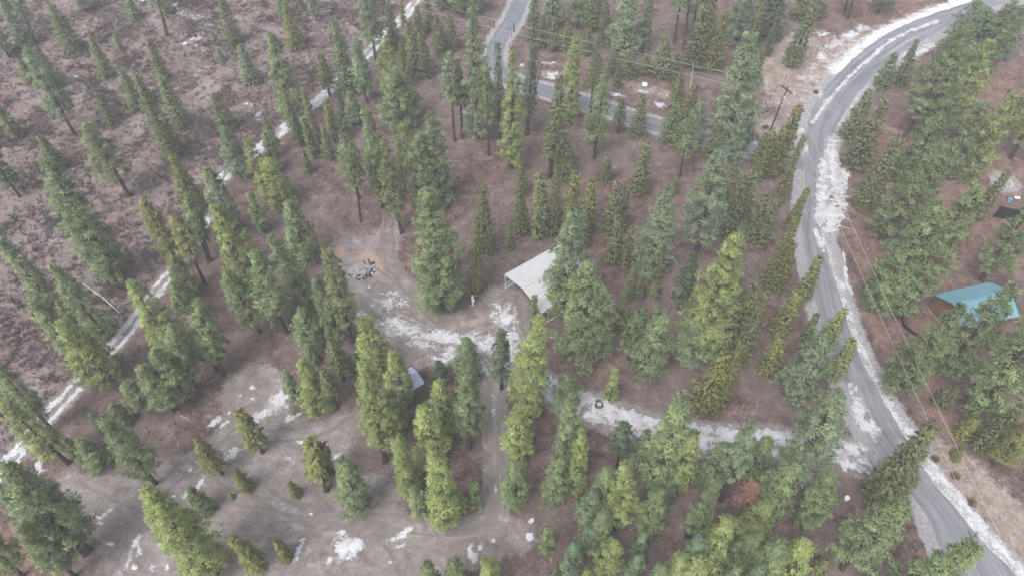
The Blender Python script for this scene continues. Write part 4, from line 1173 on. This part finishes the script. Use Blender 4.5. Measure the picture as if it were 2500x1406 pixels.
w_ = MB().box(vs * (Ws - i_ + .0) + us * Ls * .35 + UZ * 1.5, us, vs, UZ, 1.3, .1, 1.0).build("window", M['tan_trim'], hs_)
MB().box(vs * (Ws - i_ + .055) + us * Ls * .35 + UZ * 1.5, us, vs, UZ, 1.1, .02, .8).build("pane", M['dark_steel'], w_)
dr = MB().box(vs * (Ws - i_ + .0) + us * Ls * .65 + UZ * 1.1, us, vs, UZ, 1.0, .08, 2.0).build("door", M['tan_trim'], hs_)
MB().box(vs * (Ws - i_ + .07) + us * (Ls * .65 + .38) + UZ * 1.1, us, vs, UZ, .05, .06, .05).build("handle", M['dark_steel'], dr)

# black ring fence beside it
ringp = [at(x, y) for x, y in ((2262, 712), (2245, 715), (2228, 724), (2211, 739), (2203, 756), (2200, 773), (2204, 797), (2218, 809), (2235, 821), (2254, 831), (2275, 835))]
o_ = ringp[5].copy(); o_[2] = float(hgt(o_[0], o_[1]))
rf = thing("ring_fence", "low black netting fence curving round the ground by the teal roofed house", "fence", tuple(o_))
rc = catmull(np.array([p[:2] for p in ringp]), 0.5)
V, F = [], []
for i, p in enumerate(rc):
    z = float(hgt(p[0], p[1])) - o_[2]; wob = .06 * math.sin(i * 1.7)
    nn = np.array([0.0, 0.0])
    for (dz, dd) in ((0.0, 0.0), (.62 + wob, .05 * math.sin(i * .9)), (.62 + wob, .05 * math.sin(i * .9) + .03), (0, .03)):
        V.append((p[0] - o_[0] + dd, p[1] - o_[1] + dd * .3, z + dz))
for i in range(len(rc) - 1):
    for k in range(4):
        F.append((4 * i + k, 4 * i + (k + 1) % 4, 4 * i + 4 + (k + 1) % 4, 4 * i + 4 + k))
MB().add(V, F).build("netting", M['black_fabric'], rf)
for i in range(0, len(rc), 5):
    p = np.array([rc[i][0] - o_[0] + .08, rc[i][1] - o_[1], float(hgt(*rc[i])) - o_[2]])
    MB().tube(p, p + UZ * .85, .03, n=6).build("stake", M['dark_steel'], rf)
pp = at(2202, 838); p2 = at(2221, 808)
lg = thing("fence_gate", "black netting flap leaning out from the ring fence", "gate", (pp[0], pp[1], float(hgt(pp[0], pp[1]))))
d = p2 - pp; d[2] = 0; dl_ = np.linalg.norm(d); d /= dl_
MB().box(d * dl_ / 2 + UZ * .3, d, np.array([-d[1], d[0], 0]), UZ, dl_, .03, .5).build("netting", M['black_fabric'], lg)
for k in (0, 1): MB().tube(d * dl_ * k, d * dl_ * k + UZ * .75, .03, n=6).build("stake", M['dark_steel'], lg)

# black fabric fence and the camp bits beyond it
a, b = at(2424, 531), at(2500, 546)
d = b - a; L_ = np.linalg.norm(d); d /= L_; e = np.array([-d[1], d[0], 0]); o_ = a.copy(); o_[2] = float(hgt(a[0], a[1]))
bf = thing("fabric_fence", "black fabric privacy fence panel among pines at the right edge", "fence", tuple(o_))
n_p = 4
for k in range(n_p + 1):
    MB().tube(d * L_ * k / n_p, d * L_ * k / n_p + UZ * 2.5, .05, n=6).build("post", M['charred'], bf)
    if k < n_p:
        V, F = [], []
        for i in range(9):
            t = i / 8; sag = .12 * math.sin(t * math.pi)
            for z in (.03, 2.4 - sag): V += [d * L_ * (k + t) / n_p + UZ * z + e * (.05 + .1 * math.sin(t * math.pi)), d * L_ * (k + t) / n_p + UZ * z + e * (.07 + .1 * math.sin(t * math.pi))]
        for i in range(8):
            o2 = 4 * i
            F += [(o2, o2 + 4, o2 + 6, o2 + 2), (o2 + 1, o2 + 3, o2 + 7, o2 + 5), (o2 + 2, o2 + 6, o2 + 7, o2 + 3), (o2, o2 + 1, o2 + 5, o2 + 4)]
        MB().add(V, F).build("fabric_panel", M['black_fabric'], bf)


def place(px, py):
    p = at(px, py); p[2] = float(hgt(p[0], p[1])); return p


p = place(2452, 448)
fr = thing("fire_ring", "grey ash ring on the red ground above the black fabric fence", "fire ring", tuple(p))
V = [(0, 0, .10)]; F = []
for j, rr_ in enumerate((.9, 1.7, 2.3)):
    for i in range(20):
        t = 2 * math.pi * i / 20; q_ = rr_ * (1 + .12 * math.sin(3 * t + j)); V.append((q_ * math.cos(t) * 1.15, q_ * math.sin(t), (.05, .12, -.05)[j]))
for i in range(20):
    F.append((0, 1 + i, 1 + (i + 1) % 20))
    for j in (0, 1): F.append((1 + 20 * j + i, 21 + 20 * j + i, 21 + 20 * j + (i + 1) % 20, 1 + 20 * j + (i + 1) % 20))
MB().add(V, F).build("ash", M['ash'], fr, True)
for i in range(14):
    t = 2 * math.pi * i / 14 + .1
    MB().tube((1.15 * math.cos(t) * 1.1, 1.15 * math.sin(t), .0), (1.2 * math.cos(t) * 1.1, 1.2 * math.sin(t), .26 + .06 * (i % 3)), .16, .1, 6).build("stone", M['rock'], fr)


def lathe(mb, prof, n=16):
    V, F = [], []
    for r0_, z in prof:
        for i in range(n):
            t = 2 * math.pi * i / n; V.append((r0_ * math.cos(t), r0_ * math.sin(t), z))
    for j in range(len(prof) - 1):
        for i in range(n): F.append((j * n + i, j * n + (i + 1) % n, (j + 1) * n + (i + 1) % n, (j + 1) * n + i))
    F.append(tuple(range(n))[::-1])
    return mb.add(V, F)


def bucket(label, px, py, mat, k=1.0):
    t = thing("bucket", label, "bucket", tuple(place(px, py)), None)
    lathe(MB(), [(.15 * k, 0), (.17 * k, .02), (.2 * k, .38 * k), (.215 * k, .38 * k), (.215 * k, .41 * k), (.185 * k, .41 * k), (.15 * k, .05)]).build("body", mat, t)
    mb = MB(); mb.path([np.array([.2 * k * math.cos(a_), 0, .39 * k + .16 * k * math.sin(a_)]) for a_ in np.linspace(0, math.pi, 9)], .008, 4); mb.build("handle", M['galvanised'], t)
    return t


bucket("blue bucket left on the red ground near the ash ring", 2463, 492, M['blue_plastic'], 1.6)
bucket("white bucket alone on dark needles below the lot corner", 2065, 1219, M['white_plastic'], 1.3)
for k, (px, py) in enumerate(((2481, 483), (2487, 483))):
    p = place(px, py)
    o = lathe(MB(), [(.05, 0), (.22, .03), (.26, .14), (.2, .25), (.06, .3)], 9).build("stone", M['white_plastic'])
    o.location = tuple(p)
    tag(o, ("left" if k == 0 else "right") + " one of two small white stones beyond the blue bucket", "stone", "white stones near the ash ring")


def log(name, label, a, b, r0_, mat, branches=4, up=.0):
    p = place(*a); q_ = place(*b)
    t = thing(name, label, "log", tuple(p))
    d = q_ - p
    mid = d * .5 + np.array([.1, .15, r0_ + up])
    mb = MB(); mb.tube((0, 0, r0_ * .8), mid, r0_, r0_ * .8, 8); mb.tube(mid, d + UZ * r0_ * .6, r0_ * .8, r0_ * .45, 8)
    mb.build("stem", mat, t)
    rr2 = np.random.default_rng(int(a[0]))
    for i in range(branches):
        s = rr2.uniform(.25, .95); c = d * s + UZ * r0_
        e = c + np.array([rr2.normal(0, .5), rr2.normal(0, .5), rr2.uniform(.1, .5)])
        MB().tube(c, e, r0_ * .35, .01, 5).build("branch", mat, t)
    return t


log("fallen_log", "long pale fallen log on the brush beside the track", (205, 695), (293, 764), .16, M['old_wood'])
log("fallen_log", "short dark log beside the ash ring", (2454, 470), (2477, 477), .13, M['bark_grey'], 1)
log("fallen_branch", "thin pale branch lying on the verge right of the road", (2042, 551), (2090, 563), .06, M['old_wood'], 5)
log("fallen_branch", "thin pale stick on the open ground among the brush, upper left", (82, 84), (118, 78), .06, M['old_wood'], 3)
log("fallen_branch", "pale stick on the needles at the near left of the yard", (440, 1015), (462, 1028), .05, M['old_wood'], 2)

# utility pole with its wires
pb = place(1879, 322)
ph = height_for(pb, 212)
pole = thing("utility_pole", "dark wooden utility pole with two crossarms on the tan verge", "utility pole", tuple(pb))
print("pole height", ph)
lean_x = x_at(1924, np.array([pb[0], pb[1], pb[2] + ph])) - pb[0]
topp = np.array([lean_x, 0, ph]); ax = topp / np.linalg.norm(topp)
MB().tube((0, 0, -.1), topp, .17, .11, 10).build("pole", M['pole_wood'], pole)
far1 = at(2478, 1470, ph)
wd = np.array([.35, 1.0, 0]); wd /= np.linalg.norm(wd)
ca_ = at(1909, 206, ph - .5); cb_ = at(1936, 226, ph - .5)
cd = cb_ - ca_; cL = max(2.4, np.linalg.norm(cd)); cd /= np.linalg.norm(cd); ce = np.array([-cd[1], cd[0], 0])
ins = []
for s in (-1, 1):
    arm = MB().box(ax * (ph - .55) + ce * s * .13, cd, ce, UZ, cL, .09, .12).build("crossarm", M['pole_wood'], pole)
for k in (-1, -.45, .5, 1):
    q_ = ax * (ph - .55) + cd * cL / 2 * .93 * k + UZ * .08
    o = MB(); lathe(o, [(.03, 0), (.03, .06), (.065, .08), (.05, .13), (.065, .16), (.03, .22)], 8)
    o.V = [tuple(np.array(v_) + q_) for v_ in o.V]
    o.build("insulator", M['insulator'], pole); ins.append(q_ + UZ * .2)
for s in (-1, 1):
    MB().tube(ax * (ph - 1.5), ax * (ph - .6) + cd * s * cL * .32, .02, n=4).build("brace", M['galvanised'], pole)
MB().box(ax * (ph - 2.0) + np.array([0, -.2, 0]), (1, 0, 0), (0, 1, 0), UZ, .16, .14, .5).build("cutout", M['white_trim'], pole)
for k in (2.8, 3.6): MB().box(ax * (ph - k) + np.array([.02, -.17, 0]), (1, 0, 0), (0, 1, 0), UZ, .1, .1, .16).build("bracket", M['galvanised'], pole)


def wire(name, label, p0, p1, sag, r0_=.019):
    pts = []
    for t in np.linspace(0, 1, 25):
        p = p0 * (1 - t) + p1 * t; pts.append(p - UZ * sag * 4 * t * (1 - t))
    o = MB().path(pts, r0_, 4).build(name, M['cable'])
    return tag(o, label, "wire")


wp = pb
t0 = wp + ins[0]; t1 = wp + ins[3]; low = wp + ax * (ph - 1.9)
wire("power_line", "upper wire running from the utility pole to the left over the lane", t0, at(960, -14, 8.5), .5)
wire("power_line", "lower wire running from the utility pole to the left over the lane", low, at(960, 6, 7.0), .5)
wire("power_line", "left one of two wires running down along the road from the pole", low, at(2466, 1450, 8.2), .7)
wire("power_line", "right one of two wires running down along the road from the pole", t1, at(2512, 1450, 9.5), .7)
wire("service_wire", "thin wire crossing the gravel road to the right of the pole", low + ax * .4, at(2330, 360, 8.0), .4, .011)

# fence posts: reddish steel ones and a few dark wooden ones at the lane
posts = [(1192, 84, 'r'), (1206, 70, 'w'), (1255, 79, 'w'), (1249, 96, 'r'), (1244, 120, 'r'), (1278, 154, 'r'), (1334, 171, 'r'), (1363, 177, 'r'), (1508, 213, 'r'), (1538, 221, 'r'), (1569, 227, 'r'), (1599, 235, 'r'), (1631, 242, 'r'),
         (1869, 256, 'r'), (1878, 247, 'r'), (1892, 226, 'r'), (1917, 197, 'r'), (1947, 168, 'r'), (1960, 156, 'r'), (1975, 142, 'r'), (1992, 131, 'r'), (2007, 118, 'r'), (2024, 106, 'r'), (2042, 95, 'r')]
posts.sort()
words = ["first", "second", "third", "fourth", "fifth", "sixth", "seventh", "eighth", "ninth", "tenth", "eleventh", "twelfth"]
red = [p for p in posts if p[2] == 'r']; wood = [p for p in posts if p[2] == 'w']
prng = np.random.default_rng(4)


def fence_post(px, py, kind, label):
    h = 1.55 if kind == 'r' else 1.9
    t = thing("fence_post", label, "fence post", tuple(place(px, py)), "steel posts of the wire fence" if kind == 'r' else "wooden gate posts at the lane", prng.uniform(0, 1))
    t.rotation_euler = (prng.normal(0, .05), prng.normal(0, .05), prng.uniform(0, 1))
    if kind == 'r':
        MB().box((0, 0, h / 2), (1, 0, 0), (0, 1, 0), UZ, .1, .035, h).box((0, .045, h / 2), (1, 0, 0), (0, 1, 0), UZ, .035, .055, h).build("stem", M['rust_post'], t)
        MB().box((0, 0, h + .06), (1, 0, 0), (0, 1, 0), UZ, .102, .037, .12).build("tip", M['white_trim'], t)
    else:
        MB().tube((0, 0, -.1), (0, 0, h), .13, .12, 9).build("stem", M['green_post'], t)
        lathe_ = lathe(MB(), [(.12, h), (.1, h + .05), (.02, h + .09)], 9); lathe_.build("cap", M['green_post'], t)


groups = [[p for p in red if p[0] < 1400], [p for p in red if 1400 < p[0] < 1700], [p for p in red if p[0] > 1700]]
where = ["in the fence by the lane's far end", "in the fence run above the lane's dip", "in the fence run below the road bend"]
for gp, wv in zip(groups, where):
    for i, p in enumerate(gp):
        fence_post(p[0], p[1], 'r', "rusty red steel post, %s from left %s" % (words[i], wv))
for i, p in enumerate(wood):
    fence_post(p[0], p[1], 'w', "dark wooden gate post on the %s side of the lane" % ("left" if i == 0 else "right"))

# white meter post in front of the carport
p = place(1155, 745)
mpst = thing("meter_post", "white post with a grey meter box beside the clearing", "meter post", tuple(p))
MB().box((0, 0, 1.0), (1, 0, 0), (0, 1, 0), UZ, .2, .14, 2.0).build("post", M['white_trim'], mpst)
MB().box((.02, -.12, 1.5), (1, 0, 0), (0, 1, 0), UZ, .38, .12, .8).build("meter_box", M['white_trim'], mpst)
mm = lathe(MB(), [(.1, 0), (.1, .05), (.08, .1), (.02, .12)], 10); mm.V = [(v_[0] + .24, -v_[2] - .1, v_[1] + 1.35) for v_ in mm.V]; mm.build("meter", M['galvanised'], mpst)
MB().box((0, 0, 2.05), (1, 0, 0), (0, 1, 0), UZ, .3, .24, .08).build("cap", M['white_trim'], mpst)

# dark handcart with a pale tray at the edge of the driveway
p = place(1461, 992)
hc = thing("handcart", "small dark handcart with a pale load at the driveway edge", "cart", tuple(p), None, .1)
for s in (-1, 1):
    MB().box((s * .33, 0, .52), (1, 0, 0), (0, 1, 0), UZ, .05, 1.05, .32).build("side_board", M['dark_steel'], hc)
    MB().tube((s * .38, -.1, .28), (s * .48, -.1, .28), .28, n=14).build("wheel", M['rubber'], hc)
    MB().box((0, s * .5, .52), (1, 0, 0), (0, 1, 0), UZ, .62, .05, .30).build("end_board", M['dark_steel'], hc)
    MB().tube((s * .25, .5, .6), (s * .22, 1.15, .95), .025, n=6).build("handle", M['dark_steel'], hc)
MB().box((0, 0, .38), (1, 0, 0), (0, 1, 0), UZ, .62, .98, .04).build("floor", M['dark_steel'], hc)
MB().box((0, -.17, .60), (1, 0, 0), (0, 1, 0), UZ, .5, .5, .34).build("load", M['old_wood'], hc)
MB().tube((0, -.45, .38), (0, -.48, .0), .03, n=6).build("leg", M['dark_steel'], hc)

# burn ring in the clearing
p = place(884, 657)
br = thing("burn_ring", "burn ring with grey ash and charred sticks in the clearing", "burn pile", tuple(p))
V = [(0, 0, .42)]; F = []
for j, (rr_, z) in enumerate(((.6, .38), (1.2, .2), (1.9, -.06))):
    for i in range(22):
        t = 2 * math.pi * i / 22; q_ = rr_ * (1 + .14 * math.sin(2 * t + 1) + .08 * math.sin(5 * t + j)); V.append((q_ * math.cos(t), q_ * math.sin(t), z + .05 * math.sin(4 * t + j)))
for i in range(22):
    F.append((0, 1 + i, 1 + (i + 1) % 22))
    for j in (0, 1): F.append((1 + 22 * j + i, 23 + 22 * j + i, 23 + 22 * j + (i + 1) % 22, 1 + 22 * j + (i + 1) % 22))
MB().add(V, F).build("ash", M['ash'], br, True)
b2 = np.random.default_rng(8)
for i in range(28):
    t = b2.uniform(-2.7, 1.2); rr_ = b2.uniform(1.35, 1.8) if i < 24 else b2.uniform(0, 1)
    a0 = np.array([rr_ * math.cos(t), rr_ * math.sin(t), .12 if i < 24 else .36]); dd = t + b2.normal(math.pi / 2, .5); L_ = b2.uniform(.35, .85)
    MB().tube(a0, a0 + np.array([math.cos(dd) * L_, math.sin(dd) * L_, b2.uniform(0, .25)]), .07, .04, 6).build("stick", M['charred'], br)
for i in range(26):
    t = b2.uniform(-2.6, 1.0); rr_ = b2.uniform(1.75, 2.15); k = b2.uniform(.08, .2)
    MB().tube((rr_ * math.cos(t), rr_ * math.sin(t), -.05), (rr_ * math.cos(t) + b2.normal(0, .1), rr_ * math.sin(t) + b2.normal(0, .1), k * 1.2), k, k * .5, 6).build("clod", M['charred'] if i % 4 else M['rock'], br)

# boulder by the fence
o = MB()
bv_ = np.random.default_rng(2)
lathe(o, [(.2, 0), (.55, .1), (.6, .35), (.42, .6), (.1, .7)], 10); o.V = [tuple(np.array(q_) * bv_.uniform(.9, 1.1, 3)) for q_ in o.V]
bo = o.build("boulder", M['white_trim']); bo.location = tuple(place(1574, 209)); tag(bo, "pale round boulder standing just beyond the red fence posts", "boulder")


# dead wood standing
def snag(name, label, base, tip, r0_, mat, n, cat="dead tree", spread=.5):
    b = place(*base); h = height_for(b, tip[1]); t = thing(name, label, cat, tuple(b))
    top = np.array([x_at(tip[0], np.array([b[0], b[1], b[2] + h])) - b[0], 0, h])
    MB().tube((0, 0, -.1), top * .5 + np.array([0, .1, 0]), r0_, r0_ * .7, 8).tube(top * .5 + np.array([0, .1, 0]), top, r0_ * .7, r0_ * .25, 8).build("trunk", mat, t)
    r2 = np.random.default_rng(int(base[0]))
    for i in range(n):
        s = r2.uniform(.35, .98); c = top * s; a_ = r2.uniform(0, 6.28); L_ = r2.uniform(.4, 1) * spread * (1.3 - s)
        e = c + np.array([math.cos(a_) * L_, math.sin(a_) * L_, L_ * r2.uniform(-.1, .5)])
        MB().tube(c, e, max(.012, r0_ * .25), .008, 4).build("branch", mat, t)
    return t, top, h


snag("dead_snag", "grey leaning snag standing in the trees above the red fence posts", (1685, 215), (1695, 150), .13, M['old_wood'], 4)
snag("dead_snag", "dark dead trunk leaning across a fir below the lane's far end", (1301, 246), (1329, 143), .13, M['pole_wood'], 8)
snag("dead_sapling", "bowed thin black sapling beside a leaning pine in the foreground", (1673, 1310), (1668, 1238), .05, M['pole_wood'], 4)
t, top, h = snag("bare_tree", "bare twiggy tree with a few red brown leaves in the foreground", (1793, 1264), (1842, 1180), .09, M['bark_grey'], 46, "bare tree", 3.0)
lv = np.random.default_rng(9); n_l = 500
s = lv.uniform(.45, 1.0, n_l); a_ = lv.uniform(0, 6.28, n_l); L_ = lv.uniform(.1, 1, n_l) * 2.3 * (1.25 - s)
C = top[None, :] * s[:, None] + np.stack([np.cos(a_) * L_, np.sin(a_) * L_, L_ * lv.uniform(-.1, .5, n_l)], 1)
BV, BF, bvv, _n = blades_mesh(C, np.tile(UZ, (n_l, 1)), np.full(n_l, .16), .05, lv.uniform(.2, 1, n_l), 3, lv, .2)
lo = link("leaves", mesh_from("leaves", BV, BF, {"v": ('FACE', 'FLOAT', np.clip(bvv, 0, 1))}), M['red_leaf'], t); lo["kind"] = "stuff"

# dried tumbleweed shrubs on the verge and a dark slash pile
tums = [(1992, 226, "road bend"), (1868, 312, "utility pole foot"), (2281, 1121, "lower road verge"), (2330, 1163, "lower road wires"), (2371, 1226, "lower road snow bank")]
for k, (px, py, wv) in enumerate(tums):
    p = place(px, py); r2 = np.random.default_rng(30 + k); n_l = 160
    d = r2.normal(size=(n_l, 3)); d[:, 2] = np.abs(d[:, 2]); d /= np.linalg.norm(d, axis=1)[:, None]
    BV, BF, bvv, _n = blades_mesh(d * r2.uniform(.05, .38, n_l)[:, None], d, np.full(n_l, .38), .03, r2.uniform(0, 1, n_l), 4, r2, 1.0)
    o = link("dry_shrub", mesh_from("dry_shrub", BV, BF, {"v": ('FACE', 'FLOAT', np.clip(bvv, 0, 1))}), M['tumble']); o.location = tuple(p)
    tag(o, "round dried brown shrub by the " + wv, "shrub", "dried shrubs along the road")
p = place(1872, 272); r2 = np.random.default_rng(50)
sp_ = thing("slash_pile", "dark pile of cut branches left of the utility pole", "brush pile", tuple(p))
for i in range(60):
    a_ = r2.uniform(0, 6.28); L_ = r2.uniform(.5, 1.9); c = np.array([r2.normal(0, 1.1), r2.normal(0, .8), r2.uniform(.05, .5)])
    MB().tube(c, c + np.array([math.cos(a_) * L_, math.sin(a_) * L_, r2.uniform(-.1, .4)]), .05, .02, 4).build("branch", M['charred'] if i % 2 else M['bark_grey'], sp_)
p = place(1926, 133)
sb_ = thing("stump", "dark broken stump beside a leaning fir left of the road bend", "stump", tuple(p))
MB().tube((0, 0, -.1), (.05, 0, .9), .45, .32, 9).build("trunk", M['charred'], sb_)
for i in range(6):
    a_ = i * 1.05; MB().tube((.28 * math.cos(a_), .28 * math.sin(a_), .05), (.9 * math.cos(a_), .9 * math.sin(a_), -.05), .12, .04, 5).build("root", M['charred'], sb_)

# ------------------------------------------------------------------ snowy air
hz = MB().box((0, 0, (CAM_H + 4 - 1.6) / 2), (1, 0, 0), (0, 1, 0), (0, 0, 1), 3600, 3600, CAM_H + 4 + 1.6)
mh = bpy.data.materials.new("snowy_air"); mh.use_nodes = True
nh = mh.node_tree
for n in list(nh.nodes): nh.nodes.remove(n)
pv = nh.nodes.new("ShaderNodeVolumePrincipled")
pv.inputs['Color'].default_value = (0.93, 0.94, 1.0, 1)
pv.inputs['Density'].default_value = HAZE
pv.inputs['Anisotropy'].default_value = 0.0
ou = nh.nodes.new("ShaderNodeOutputMaterial")
nh.links.new(pv.outputs[0], ou.inputs['Volume'])
hzo = hz.build("haze", mh)
tag(hzo, "thin snowy air over the whole wood", kind='stuff')
